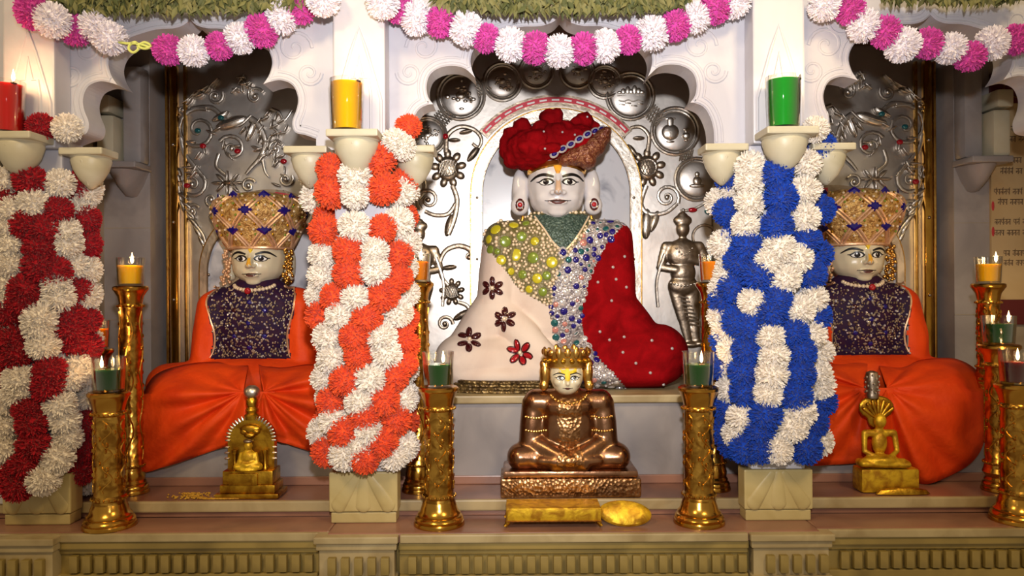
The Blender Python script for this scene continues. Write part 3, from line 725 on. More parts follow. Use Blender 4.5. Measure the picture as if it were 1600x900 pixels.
G2 = "B1283,229 W1274,202 W1259,256 B1139,274 W1172,259 W1172,283 B1214,271 W1256,298 B1220,310 W1172,316 B1136,331 W1124,316 W1166,352 B1214,352 W1256,340 B1280,328 W1133,382 B1166,385 W1217,388 B1259,376 B1154,409 W1202,409 W1247,403 B1277,397 B1184,430 W1226,436 B1268,430 B1145,448 W1138,430 W1130,451 B1131,469 W1176,472 B1215,469 B1206,487 W1249,484 W1270,469 B1274,494 B1153,503 W1128,494 B1172,512 W1203,525 B1240,518 W1268,522 W1134,515 B1131,531 W1142,546 B1167,546 W1209,556 B1252,550 W1279,550 B1128,574 B1162,581 W1206,584 B1249,584 W1277,584 W1279,602 W1140,609 B1162,615 W1200,615 B1243,618 B1282,627 B1134,634 W1159,652 B1196,649 W1249,643 B1187,674 W1150,677 W1237,668 B1271,662 W1279,690 B1165,700 B1190,702 W1215,702 B1259,700 B1131,674"
def pillar_garland(i, spec, cpx, label):
    t = thing('flower_garland', (PX[i], -.05, ZL+.17), label, 'garland', 'flower garlands wrapped round the pillars')
    cx = PX[i]
    tops = [W(0, 225, 0).z]
    for tok in spec.split():
        col = tok[0]; px, py = map(float, tok[1:].split(','))
        # depth follows the rounded square of the shaft
        y = -.045
        for _ in range(3):
            u = (W(px, py, y).x-cx)/.16
            y = -.060+.135*min(1.2, abs(u))**2.6
        if py < 240: y = -.055 if abs(px-cpx) < 70 else -.005
        p = W(px, py, y)
        pom(t, col, p, .049 if py > 240 else .043)
    # the sides and the turned-away strands
    cols = [c for c in sorted(set(tok[0] for tok in spec.split()))]
    for sx in (-1, 1):
        for k in range(11):
            z = ZL+.225+k*.082
            for j, yy in enumerate((.075,)):
                if sx*cx < 0 or True: pom(t, cols[(k//2+j) % 2], (cx+sx*(.125), yy-.01, z), .046)
    return t
pillar_garland(0, G0, 40, 'garland of crimson and white flowers wrapped round the pillar')
pillar_garland(1, G1, 562, 'garland of orange and white flowers wrapped round the pillar')
pillar_garland(2, G2, 1205, 'garland of blue and white flowers wrapped round the pillar')
def swag(pts, label, extra=None):
    y = -.02
    a = W(*pts[len(pts)//2][1:], y)
    t = thing('flower_swag', a, label, 'garland', 'pink and white flower swags over the arches')
    P = []
    for col, px, py in pts:
        near = min(abs(W(px, py, y).x-p) for p in PX)
        yy = -.085 if near < .12 else y
        p = W(px, py, yy); P.append(p)
        pom(t, 'P' if col == 'P' else 'V', p, .048 if col == 'P' else .052)
    part('string', MB().tube(cat_rom([p+Vector((0, .01, 0)) for p in P], 4), .0025, 5), M['twine'], t)
    return t
sw = swag([('P',50,18),('V',82,32),('P',118,48),('V',150,42),('V',172,60),('P',263,78),('V',303,80),('P',343,72),('V',375,60),('P',408,48),('V',440,27),('P',470,14),('V',505,0)], 'pink and white flower swag tied with a yellow string knot')
kn = [W(185+40*t_, 66+10*t_, -.02) for t_ in (0, .5, 1)]
part('string_knot', MB().tube(cat_rom([W(x, y, -.03) for x, y in ((176,64),(200,68),(212,66),(216,76),(208,82),(201,76),(206,68),(222,70),(238,76),(246,82))]), .004, 6)
     .tube(cat_rom([W(x, y, -.032) for x, y in ((214,72),(226,66),(236,72),(226,76),(214,72))]), .004, 6), M['string'], sw)
swag([('V',598,3),('P',623,14),('V',650,28),('P',688,35),('V',728,45),('P',760,60),('V',798,70),('P',836,75),('V',874,80),('P',912,76),('V',945,72),('P',982,62),('V',1018,52),('P',1055,40),('V',1085,28),('P',1118,12),('V',1148,2)], 'pink and white flower swag over the wide middle arch')
swag([('V',1288,8),('P',1328,15),('V',1350,40),('P',1383,50),('V',1410,70),('P',1450,68),('V',1485,76),('P',1515,88),('V',1550,68),('P',1588,62),('V',1625,48)], 'pink and white flower swag nearest the notice board')
# leaf garland along the top
lrnd = random.Random(9)
def leaf_bunch(x0, x1, d0, label, n):
    y = -.035
    c = W((x0+x1)/2, -10, y)
    t = thing('leaf_garland', c, label, 'leaf garland', 'hanging bunches of green leaves')
    for mname, nm, cnt in (('leaf', 'leaves', n), ('leaf2', 'dark_leaves', n//2)):
        mb = MB()
        for i in range(cnt):
            u = lrnd.random(); px = lerp(x0, x1, u); dep = d0*(.55+.45*math.sin(PI*u)**.5)*lrnd.uniform(.1, 1)
            p = W(px, -20+dep*.72, y+lrnd.uniform(-.03, .03))
            L = lrnd.uniform(.025, .045); a = lrnd.uniform(-.9, .9); b = lrnd.uniform(-.8, .8)
            d = Vector((math.sin(a), math.sin(b)*.6, -math.cos(a))).normalized(); s = d.cross(Vector((lrnd.uniform(-1,1), 1, lrnd.uniform(-1,1)))).normalized(); w = L*.2
            n_ = d.cross(s)
            mb.add([p, p+d*L*.4+s*w, p+d*L*.45+n_*w*.4, p+d*L*.4-s*w, p+d*L], [(0,1,2), (0,2,3), (2,1,4), (3,2,4)])
        part(nm, mb, M[mname], t, kind='stuff')
    part('cord', MB().tube([W(x0, -12, y+.01), W((x0+x1)/2, -8, y+.01), W(x1, -12, y+.01)], .006, 6), M['twine'], t)
leaf_bunch(38, 500, 46, 'bunch of green leaves over the arch beside the red and white pillar', 900)
leaf_bunch(680, 1075, 46, 'bunch of green leaves hanging over the middle arch', 800)
leaf_bunch(1380, 1600, 26, 'thin strip of green leaves over the arch nearest the notice board', 260)
for x0_, dn_ in ((833, 40), (1565, 30), (1252, 8)):
    pass

# ------------------------------------------------------------------ brass lamp stands and glass lamps
def profile(h, r, rb, rt):
    b = .075*min(1, h/.44)
    P = [(rb, 0), (rb, .006), (rb*.97, .012), (rb*.93, .013), (rb*.95, .02), (rb*.9, .027), (rb*.82, .03), (rb*.84, .036), (rb*.74, .044), (r*1.22, b*.8), (r*1.1, b), (r*1.05, b+.01),
         (r*1.12, b+.014), (r*1.12, b+.02), (r, b+.026), (r*.98, h*.5), (r, h-.075), (r*1.1, h-.07), (r*1.1, h-.064), (r*1.0, h-.058), (r*1.12, h-.035), (rt*.94, h-.016), (rt, h-.012), (rt, h-.004), (rt*.93, h), (rt*.6, h)]
    return P
def stand(px, y, zb, h, r, label, rb=None, rt=None):
    rb = rb or r*1.72; rt = rt or r*1.42
    x = W(px, 600, y).x
    t = thing('lamp_stand', (x, y, zb), label, 'lamp stand', 'brass lamp stands')
    P = profile(h, r, rb, rt)
    part('base', MB().lathe(P[:11], (x, y, zb), 36), M['brass'], t)
    part('shaft', MB().lathe(P[10:18], (x, y, zb), 36), M['brass_eng'], t)
    part('top_flange', MB().lathe(P[17:], (x, y, zb), 36), M['brass'], t)
    bd = MB()
    for zz in (.026+.075*min(1, h/.44)-.009, h-.067):
        for k in range(22):
            a = 2*PI*k/22; bd.ell((x+r*1.13*math.cos(a), y+r*1.13*math.sin(a), zb+zz), .0042, 6, 4)
    part('beading', bd, M['brass'], t, kind='stuff')
    # embossed vine running round the shaft
    vn = MB(); z0 = .11; z1 = h-.085
    for ph in range(5):
        pts = []
        for i in range(25):
            zz = lerp(z0, z1, i/24); a = ph*2*PI/5+.32*math.sin(i*PI/4+ph)
            pts.append((x+r*1.0*math.cos(a), y+r*1.0*math.sin(a), zb+zz))
        vn.tube(pts, .0028, 5)
        for i in range(2, 23, 2):
            zz = lerp(z0, z1, i/24); a = ph*2*PI/5+.32*math.sin(i*PI/4+ph)+.28*(-1)**(i//2)
            vn.ell((x+r*.99*math.cos(a), y+r*.99*math.sin(a), zb+zz), (.0055, .0055, .008), 6, 4)
    part('embossed_vine', vn, M['brass'], t)
    return Vector((x, y, zb+h))
FL = MB().lathe([(.0005, 0), (.0042, .006), (.005, .012), (.0038, .021), (.0016, .030), (.0002, .037)], (0,0,0), 10).mesh('flame', M['flame'])
def glass_lamp(loc, r, h, fill, liq, label, e=.7, fo=.25, flame=1):
    loc = Vector(loc); x, y, z = loc
    t = thing('glass_lamp', loc, label, 'lamp', 'glass oil lamps')
    g = [(r*.55, .001), (r*.86, .001), (r*.9, .004), (r*1.0, h-.002), (r*1.0, h), (r*.955, h), (r*.93, h*.5), (r*.86, .006)]
    part('tumbler', MB().lathe(g, loc, 32), M['glass'], t)
    f = h*fill
    part('oil', MB().lathe([(r*.4, .0075), (r*.84, .0075), (lerp(r*.85, r*.945, fill), f), (r*.4, f+.0001), (.0005, f+.0002)], loc, 32), M[liq], t)
    for q in range(flame):
        fx, fy = x+r*fo*(1 if q == 0 else -1.4), y-r*.45*(1 if q == 0 else -.3)
        part('wick', MB().tube([(fx, fy, z+f-.003), (fx+.001, fy, z+f+.008)], .0014, 6).lathe([(.010, f-.002), (.010, f+.0015), (.002, f+.002)], (fx, fy, z), 12), M['wick'], t)
        inst('flame', FL, t, (fx, fy, z+f+.006), None, (1, 1, 1.0 if q == 0 else .6))
    l = lamp('lamp_light', 'POINT', (fx if flame == 1 else x+r*fo, y-r*.45, z+f+.022), e, (1, .58, .26), shadow_soft_size=.01)
    l.parent = t; l.location = l.location-loc
    return t
for i, (liq, lab, p) in enumerate((('l_red', 'red glass lamp on the pillar cup at the left edge', 12), ('l_yellow', 'bright yellow glass lamp on the pillar cup above orange flowers', 543), ('l_green', 'bright green glass lamp on the pillar cup above blue flowers', 1223))):
    xx = W(p, 207, -.085).x
    glass_lamp((xx, -.09, CUPTOP[i]), .052, .158, .93, liq, lab, 1.5, .7)
# front row on the ledge
for px, py_, liq, lab, fo in ((170, 612, 'l_dgreen', ('brass lamp stand on the ledge beside the red and white flowers', 'dark green glass lamp on the brass stand beside the red and white flowers'), -.2),
                         (685, 604, 'l_dgreen', ('brass lamp stand on the ledge beside the orange and white flowers', 'dark green glass lamp on the front stand beside the orange and white flowers'), .35),
                         (1091, 604, 'l_dgreen', ('brass lamp stand on the ledge beside the blue and white flowers', 'dark green glass lamp on the front stand beside the blue and white flowers'), .1),
                         (1588, 600, 'l_dred', ('brass lamp stand at the front of the cluster of three by the notice board', 'dark red glass lamp at the end of the ledge by the notice board'), -.2)):
    y = -.012
    zt = W(px, py_, y).z
    top = stand(px, y, ZL+.0005, zt-ZL, .045, lab[0], rb=.079, rt=.062)
    glass_lamp(top+Vector((0,0,.0005)), .0495, .108, .64, liq, lab[1], .8, fo, 1)
# tall ones on the shrine floor behind
for px, y, py_, liq, lab, r in ((205, .185, 447, 'l_yellow', ('tall slim brass stand in front of the grey jamb by the red and white pillar', 'yellow glass lamp on the tall stand by the grey jamb'), .036),
                          (653, .185, 441, 'l_amber', ('tall slim brass stand half hidden by the orange and white pillar', 'amber glass lamp half hidden by the orange and white flowers'), .036),
                          (1114, .185, 441, 'l_amber', ('tall slim brass stand half hidden by the blue and white pillar', 'amber glass lamp half hidden by the blue and white flowers'), .036),
                          (1545, .33, 443, 'l_yellow', ('slim brass stand, rearmost of the cluster by the notice board', 'yellow glass lamp in front of the notice board, topmost of three'), .036),
                          (150, .20, 545, 'l_amber', ('brass stand mostly hidden behind the red and white flowers', 'amber glass lamp peeping out behind the red and white flowers'), .036),
                          (1561, .15, 538, 'l_dgreen', ('brass stand, middle one of the cluster by the notice board', 'green glass lamp, middle one of three by the notice board'), .042)):
    zt = W(px, py_, y).z
    zb_ = ZS+.0015 if y > .3 else ZF+.0015
    top = stand(px, y, zb_, zt-zb_, r, lab[0], rb=.056, rt=r*1.55)
    glass_lamp(top+Vector((0,0,.0005)), r*1.24, .095, .72, liq, lab[1], .7, .35, 1)

# ------------------------------------------------------------------ statues
def bvh_of(mb): return BVHTree.FromPolygons([tuple(v) for v in mb.v], [tuple(f) for f in mb.f])
def hit(b, x, z, y0=-1.0):
    r = b.ray_cast(Vector((x, y0, z)), Vector((0, 1, 0)))
    return (r[0], r[1]) if r[0] is not None else (None, None)
def decal(b, poly, off=.0015, rings=4, fall=None, edge=-.4):
    """star-shaped (x,z) outline laid on a surface"""
    cx = sum(p[0] for p in poly)/len(poly); cz = sum(p[1] for p in poly)/len(poly); n = len(poly); mb = MB(); vs_ = []
    for k in range(rings+1):
        t = k/rings
        for p in poly:
            x, z = lerp(cx, p[0], t), lerp(cz, p[1], t)
            q, nn = hit(b, x, z)
            if q is None: q = Vector((x, fall if fall is not None else .5, z)); nn = Vector((0,-1,0))
            o = off*(1 if t < .99 else edge)
            vs_.append(q+nn*o)
    return mb.add(vs_, [(k*n+i, k*n+(i+1) % n, (k+1)*n+(i+1) % n, (k+1)*n+i) for k in range(rings) for i in range(n)])
def ribbon(b, pts, ws, off=.0015, n=5):
    P = cat_rom([Vector((x, 0, z)) for x, z in pts], n); N = len(P); mb = MB(); vs_ = []
    for i, p in enumerate(P):
        t = (P[min(i+1, N-1)]-P[max(i-1, 0)]); t.normalize(); s = Vector((-t.z, 0, t.x))
        f = i/(N-1)*(len(ws)-1); k = min(int(f), len(ws)-2); w = lerp(ws[k], ws[k+1], f-k)/2
        for m_, o in ((-1, -.4), (-.6, 1), (.6, 1), (1, -.4)):
            x, z = p.x+s.x*w*m_, p.z+s.z*w*m_
            q, nn = hit(b, x, z)
            if q is None: q = Vector((x, .5, z)); nn = Vector((0,-1,0))
            vs_.append(q+nn*off*o)
    return mb.add(vs_, [(i*4+k, i*4+k+1, i*4+5+k, i*4+4+k) for i in range(N-1) for k in range(3)])
def split(mb, pred, off):
    idx = {}; out = MB(); fs = []
    for f in mb.f:
        c = sum((mb.v[i] for i in f), Vector((0,0,0)))/len(f)
        if pred(c):
            g = []
            for i in f:
                if i not in idx: idx[i] = len(out.v); out.v.append(mb.v[i]+mb.nrm[i]*off)
                g.append(idx[i])
            fs.append(g)
    out.f = fs; out.m = [0]*len(fs)
    # turned-in hem along the border
    cnt = {}
    for f in fs:
        for i in range(len(f)):
            e = (f[i], f[(i+1) % len(f)]); k = (min(e), max(e)); cnt[k] = cnt.get(k, 0)+1 if k in cnt else 1
    rev = {v: k for k, v in idx.items()}; low = {}
    for (a, c_), n in cnt.items():
        if n == 1:
            for q in (a, c_):
                if q not in low: low[q] = len(out.v); out.v.append(mb.v[rev[q]]-mb.nrm[rev[q]]*.002)
            out.f.append([a, c_, low[c_], low[a]]); out.m.append(0)
    return out
def wrinkle(mb, amp, sc, seed=0):
    for i, v in enumerate(mb.v):
        d = noise.noise(v*sc+Vector((seed, 0, 0)))*amp+noise.noise(v*sc*2.3+Vector((0, seed, 0)))*amp*.5
        mb.v[i] = v+mb.nrm[i]*d

class Fig:
    """local drawing frame: u,v in px of the photograph, s metres per px, origin x0/y0"""
    def __init__(s, x0, y0, k, cu, zshift=0): s.x0, s.y0, s.k, s.cu, s.zs = x0, y0, k, cu, zshift
    def P(s, u, v, d=0): return Vector((s.x0+(u-s.cu)*s.k, s.y0+d, CAMZ+s.zs+(450-v)*s.k))
    def xz(s, u, v): p = s.P(u, v); return (p.x, p.z)
    def uv(s, c): return (s.cu+(c.x-s.x0)/s.k, 450-(c.z-CAMZ-s.zs)/s.k)
def face(fg, head, parent, g, iris='iris', brow='black', lip='lip', eyes=True):
    """g: dict of photo positions (cx, eye y, eye dx, brow y, mouth y ...) all in px"""
    b = bvh_of(head); cx = g['cx']; xz = fg.xz; e = g['e']
    for s in (-1, 1):
        ex = cx+s*g['edx']; ey = g['ey']; w = g['ew']; h = g['eh']
        pts = [(-1,.05),(-.7,.62),(-.25,1),(.25,1),(.7,.62),(1,.0),(.65,-.62),(.2,-.85),(-.25,-.85),(-.7,-.6)]
        o = part('eye', decal(b, [xz(ex+s*p[0]*w*1.25, ey-p[1]*h*1.45) for p in pts], .0012*e), M['black'], parent)
        part('eye_white', decal(b, [xz(ex+p[0]*w*.92, ey-p[1]*h) for p in pts], .0024*e, 4, None, .7), M['white'], o)
        circ = [(math.cos(a*PI/7), math.sin(a*PI/7)) for a in range(14)]
        part('iris', decal(b, [xz(ex+p[0]*h*1.0, ey-.12*h-p[1]*h*.95) for p in circ], .0036*e, 2, None, .85), M[iris], o)
        part('eye_glint', decal(b, [xz(ex-h*.35+p[0]*h*.16, ey-.45*h-p[1]*h*.16) for p in circ], .0046*e, 1, None, .9), M['white'], o)
        part('upper_lid', ribbon(b, [xz(ex+s*w*1.75*q, ey-h*(1.15 if abs(q) < .5 else (.3 if q > 0 else .55))) for q in (-.62, -.3, .15, .55, .8)], [h*fg.k*.35, h*fg.k*.75, h*fg.k*.7, h*fg.k*.3], .0034*e), M['black'], o)
        by = g['by']
        part('eyebrow', ribbon(b, [xz(cx+s*(g['b0']+(g['b1']-g['b0'])*q), by+dv) for q, dv in ((0, g['bh']*.35), (.25, -.1*g['bh']), (.5, -.35*g['bh']), (.75, 0), (1, g['bh']))], [g['bw']*fg.k*.7, g['bw']*fg.k*1.1, g['bw']*fg.k, g['bw']*fg.k*.3], .003*e), M[brow], parent)
    mw, my = g['mw'], g['my']
    o = part('mouth', decal(b, [xz(cx+p[0]*mw, my-p[1]*g['mh']) for p in ((-1,.55),(-.5,.75),(-.15,.95),(0,.75),(.15,.95),(.5,.75),(1,.55),(.6,-.4),(.25,-.95),(-.25,-.95),(-.6,-.4))], .002*e), M[lip], parent)
    part('lip_line', ribbon(b, [xz(cx+q*mw*1.1, my-g['mh']*(.15+.45*q*q)) for q in (-1, -.5, 0, .5, 1)], [.0015*e, .0035*e, .0035*e, .0015*e], .0034*e), M['black'], o)
    return b
def gem_mesh(m, kind):
    mb = MB()
    if kind == 'ball': mb.ell((0,0,0), 1, 10, 7)
    elif kind == 'disc': mb.lathe([(.0, .35), (.5, .33), (.85, .18), (1, 0), (1, -.2)], (0,0,0), 14)
    elif kind == 'diamond': mb.add([(-1,0,0),(0,-1,0),(1,0,0),(0,1,0),(0,0,.5),(-.55,0,.42),(0,-.55,.42),(.55,0,.42),(0,.55,.42)], [(0,1,6,5),(1,2,7,6),(2,3,8,7),(3,0,5,8),(5,6,7,8)])
    elif kind == 'oval': mb.ell((0,0,0), (1, .7, .45), 12, 8)
    elif kind == 'ring':
        for i in range(16): pass
        pts = [(math.cos(2*PI*i/16), math.sin(2*PI*i/16), .05) for i in range(16)]; mb.tube(pts, .24, 6, 1.0, closed=True)
    return mb.mesh('gem', m, smooth=kind != 'diamond')
GM = {}
def gem(parent, kind, m, q, nn, r, spin=0, name='gem'):
    key = (kind, m)
    if key not in GM: GM[key] = gem_mesh(M[m], kind)
    o = inst(name, GM[key], parent, q)
    z = nn.normalized(); rot = Vector((0,0,1)).rotation_difference(z) 
    from mathutils import Quaternion
    # keep local x horizontal
    xax = Vector((1,0,0))-z*z.x; xax.normalize(); yax = z.cross(xax)
    mtx = Matrix((xax, yax, z)).transposed()
    if spin: mtx = mtx @ Matrix.Rotation(spin, 3, 'Z')
    o.rotation_euler = mtx.to_euler(); o.scale = r if isinstance(r, tuple) else (r, r, r)
    return o

# ---- the large middle statue
fg = Fig(.1725, .55, S(.55), 870); k = fg.k
st = thing('statue', (fg.x0, fg.y0, ZS), 'large seated marble statue in red turban and red and white robes', 'statue')
P = fg.P
bd = MB()
bd.ell(P(872, 440), (98*k, .13, 118*k)); bd.cap(P(795, 374), P(950, 374), 30*k, 30*k, 1.2)
bd.cap(P(786, 378, -.01), P(776, 480, -.02), 31*k, 31*k, 1.3); bd.cap(P(956, 378, -.01), P(958, 480, -.02), 31*k, 33*k, 1.3)
bd.cap(P(776, 476, -.02), P(735, 540, -.04), 32*k, 34*k, 1.2); bd.cap(P(958, 476, -.02), P(1000, 540, -.04), 32*k, 36*k, 1.2)
bd.cap(P(872, 562, -.02), P(724, 562, -.08), 36*k, 42*k, 1.3); bd.cap(P(872, 562, -.02), P(1018, 552, -.08), 36*k, 46*k, 1.3)
bd.cap(P(776, 480, -.04), P(850, 556, -.17), 26*k, 20*k); bd.cap(P(958, 480, -.04), P(890, 556, -.17), 26*k, 20*k)
bd.ell(P(872, 570, -.05), (130*k, .17, 33*k)); bd.cap(P(730, 580, -.06), P(1015, 580, -.06), 21*k, 21*k, 3.0)
body = remesh(bd, .0085, 12, .6)
zmin = ZS+.0015
for i, v in enumerate(body.v):
    if v.z < zmin: v.z = zmin
part('body', body, M['face'], st, True, 80)
uvp = lambda c: fg.uv(c)
Lb = [(700,330),(752,372),(782,415),(812,452),(838,468),(856,478),(862,520),(872,556),(888,610),(600,620),(600,330)]
Rb = [(1005,335),(975,350),(944,385),(916,430),(905,480),(906,525),(930,560),(985,612),(1150,620),(1150,330)]
Cb = [(828,338),(842,352),(858,378),(878,402),(896,378),(916,352),(925,338)]
Nb = [(940,340),(918,356),(905,376),(882,402),(872,420),(862,450),(858,478),(862,520),(872,556),(888,612),(985,612),(930,560),(906,525),(905,480),(916,430),(944,385),(985,345)]
def reg(c):
    u, v = uvp(c)
    # undo perspective growth of nearer points so that hems run straight on the figure
    if c.y > fg.y0+.03: return 'W' if u < 866 else 'R'
    if inpoly(u, v, Lb): return 'W'
    if inpoly(u, v, Rb): return 'R'
    if inpoly(u, v, Cb): return 'C'
    if inpoly(u, v, Nb): return 'N'
    return 'V'
wr = split(body, lambda c: reg(c) == 'W', .006); part('white_robe', wr, M['whitecloth'], st, True, 80, 'cream white velvet robe half with jewelled flowers')
rr = split(body, lambda c: reg(c) == 'R', .007); rr.nrm = None; part('red_robe', rr, M['red'], st, True, 80, 'red velvet robe half with tiny crystals')
cc = split(body, lambda c: reg(c) == 'C', .003); part('collar', cc, M['collar'], st, True, 80, 'dark green beaded collar')
vv = split(body, lambda c: reg(c) == 'V', .004); vest = part('vest', vv, M['vestbase'], st, True, 80, 'vest of pearls with yellow and green stones')
nn_ = split(body, lambda c: reg(c) == 'N', .005); band = part('crystal_band', nn_, M['bandbase'], st, True, 80, 'band of clear and blue crystals')
BB = bvh_of(body)
grn = random.Random(21)
# stones on the vest
big = [(776,362,'gem_yellow',9),(803,355,'gem_yellow',8),(790,380,'gem_green',9),(806,400,'gem_yellow',10),(784,408,'gem_yellow',8),(815,372,'gem_green',8),(835,380,'gem_yellow',7),(832,405,'gem_green',9),(860,412,'gem_yellow',9),(816,430,'gem_green',7),(838,436,'gem_yellow',8),(768,392,'gem_green',7),(852,432,'gem_green',7),(798,425,'gem_yellow',6),(766,376,'gem_yellow',7),(822,352,'gem_green',6),(846,456,'gem_green',7),(826,452,'gem_yellow',6),(778,395,'gem_green',5)]
placed = []
for u, v, m, r in big:
    q, n = hit(BB, *fg.xz(u, v))
    if q: gem(vest, 'disc', m, q+n*.005, n, (r*k*.95, r*k*.95, .010)); placed.append((u, v, r+1.5))
cnt = 0; pearls = MB()
for _ in range(9000):
    u, v = grn.uniform(745, 920), grn.uniform(335, 490)
    r = grn.choice((2.0, 2.6, 3.2))
    q, n = hit(BB, *fg.xz(u, v))
    if q is None or n.y > -.15 or reg(q) != 'V': continue
    if any((u-a)**2+(v-b)**2 < (r+c)**2*.78 for a, b, c in placed): continue
    placed.append((u, v, r)); cnt += 1
    pearls.ell(q+n*.006, r*k, 8, 5)
part('pearls', pearls, M['pearl'], vest, kind='stuff')
# crystals on the band
placed = []; n_g = 0
for u, v, m in ((876,398,'gem_blue'),(883,424,'gem_blue'),(880,440,'crystal')):
    q, n = hit(BB, *fg.xz(u, v))
    gem(band, 'oval', m, q+n*.010, n, (5.5*k, 7.5*k, .012), PI/2*0); gem(band, 'ring', 'crystal', q+n*.008, n, (6*k, 7.5*k, .012)); placed.append((u, v, 9))
for _ in range(4000):
    if n_g > 150: break
    u, v = grn.uniform(855, 985), grn.uniform(345, 612)
    q, n = hit(BB, *fg.xz(u, v))
    if q is None or reg(q) != 'N': continue
    r = grn.choice((4.2, 5, 6))
    if any((u-a)**2+(v-b)**2 < (r+c)**2*.85 for a, b, c in placed): continue
    placed.append((u, v, r)); n_g += 1
    kind = grn.random()
    if kind < .35: gem(band, 'ring', 'crystal', q+n*.007, n, (r*k*.8, r*k*.8, .008)); gem(band, 'disc', grn.choice(('gem_blue', 'gem_teal', 'gem_pink', 'crystal')), q+n*.006, n, (r*k*.55, r*k*.55, .008))
    else: gem(band, 'disc', grn.choice(('gem_blue', 'gem_teal', 'crystal', 'crystal', 'gem_pink', 'gem_blue')), q+n*.006, n, (r*k*.95, r*k*.95, .010))
cb = MB()
for _ in range(5000):
    u, v = grn.uniform(855, 990), grn.uniform(340, 612)
    q, n = hit(BB, *fg.xz(u, v))
    if q is None or reg(q) not in 'N' or n.y > -.1: continue
    r = 1.8
    if any((u-a)**2+(v-b)**2 < (r+c)**2*.9 for a, b, c in placed): continue
    placed.append((u, v, r)); cb.ell(q+n*.006, r*k, 7, 5)
part('crystal_beads', cb, M['crystal'], band, kind='stuff')
# edging chains of the collar
for a in ([(836,342),(848,360),(862,382),(876,396)], [(918,342),(906,362),(892,382),(878,396)]):
    part('collar_edging', ribbon(BB, [fg.xz(*p) for p in a], [4*k]*3, .008), M['pearl'], cc and st)
# crystals scattered on the red robe
rc = MB()
for u, v in ((952,420),(956,438),(968,404),(928,442),(928,516),(966,526),(1004,530),(944,530),(962,546),(980,560),(1030,540),(950,470),(970,450),(1000,575),(1020,590),(940,580)):
    q, n = hit(BB, *fg.xz(u, v))
    if q: rc.ell(q+n*.008, 2.4*k, 8, 6)
part('robe_crystals', rc, M['crystal'], st, kind='stuff')
# jewelled flowers on the white robe
for u, v, R, m in ((771,450,16,'gem_dark'), (789,497,17,'gem_dark'), (736,528,18,'gem_dark'), (812,546,20,'gem_red')):
    q, n = hit(BB, *fg.xz(u, v))
    fo = inst('jewel_flower', gem_mesh(M['pearl'], 'ball'), st, q+n*.008); fo.scale = (3.4*k, .006, 3.4*k)
    for j in range(6):
        a = j*PI/3+.5+.3*(m == 'gem_red'); pu, pv = u+math.cos(a)*R*.62, v-math.sin(a)*R*.62
        q2, n2 = hit(BB, *fg.xz(pu, pv))
        if q2 is None: continue
        gem(st, 'oval', m, q2+n2*.009, n2, (R*.40*k, R*.27*k, .009), a, 'flower_petal')
        gem(st, 'ring', 'gem_dark' if m != 'gem_red' else 'gem_dark', q2+n2*.007, n2, (R*.40*k, R*.24*k, .008), a, 'petal_rim')
# gold lace under the white robe
lc = MB()
for j in range(4):
    z = ZS+.006+j*.011
    pts = cat_rom([(P(700+8*j, 0).x, .42, z), (P(712+4*j, 0).x, .345, z), (P(760, 0).x, .31, z), (P(820, 0).x, .302, z), (P(868, 0).x, .305, z)], 8)
    lc.tube(pts, .0072, 6)
part('lace_border', lc, M['lace'], st, label='dull gold lace border along the seat')
# head
hd = MB()
hd.ell(P(870, 290), (46*k, .115, 58*k)); hd.ell(P(870, 312, -.01), (42.5*k, .10, 31*k)); hd.ell(P(870, 326, -.02), (26*k, .085, 17*k))
hd.ell(P(849, 312, -.045), (16*k, .055, 15*k)); hd.ell(P(891, 312, -.045), (16*k, .055, 15*k))
hd.cap(P(870, 330, 0), P(870, 375, 0), 27*k, 32*k)
head0 = remesh(hd, .006, 8, .6)
ns = MB(); ns.add(head0.v, head0.f)
ns.cap(P(870, 280, -.107), P(870, 304, -.128), 3.6*k, 6.2*k); ns.ell(P(861.5, 307, -.115), (4.6*k, .011, 3.8*k)); ns.ell(P(878.5, 307, -.115), (4.6*k, .011, 3.8*k))
ns.ell(P(870, 321, -.103), (15*k, .010, 4*k)); ns.ell(P(870, 334, -.074), (15*k, .02, 8*k))
head = remesh(ns, .0042, 7, .5)
hp = part('head', head, M['face'], st, True, 80)
hb = face(fg, head, st, dict(cx=870, edx=17.5, ey=291, ew=10, eh=4.2, by=281, b0=6, b1=40, bh=6, bw=5.2, mw=18, my=320.5, mh=4.2, e=1.0))
part('nose_paint', decal(hb, [fg.xz(870+a, 299+b) for a, b in ((-3,-13),(3,-13),(5,0),(7,9),(0,12),(-7,9),(-5,0))], .0012), M['nosepaint'], st)
part('tilak', decal(hb, [fg.xz(870+a, 271+b) for a, b in ((-8,-7),(0,-9),(8,-7),(5,2),(2,8),(-2,8),(-5,2))], .003), M['tilak'], st)
part('forehead_band', ribbon(hb, [fg.xz(u, v) for u, v in ((826,272),(845,265),(870,261),(895,264),(914,271))], [.02, .03, .03, .02], .006), M['gold'], st)
for s in (-1, 1):
    eb = MB(); eb.ell(P(870+s*57, 298, .02), (13*k, .03, 36*k)); eb.cap(P(870+s*50, 285, .02), P(870+s*58, 320, .0), 10*k, 14*k); eb.ell(P(870+s*57, 322, -.01), (15*k, .025, 16*k))
    e_ = part('ear', remesh(eb, .006, 5), M['face'], st, True, 80)
    gem(e_, 'ring', 'gem_dark', P(870+s*57, 322, -.046), Vector((0,-1,0)), (6*k, 8*k, .010)); gem(e_, 'oval', 'gem_red', P(870+s*57, 322, -.044), Vector((0,-1,0)), (4*k, 5.5*k, .010))
    part('earring_drop', MB().cap(P(870+s*53, 340, -.03), P(870+s*54, 348, -.03), .006, .009), M['gold'], e_)
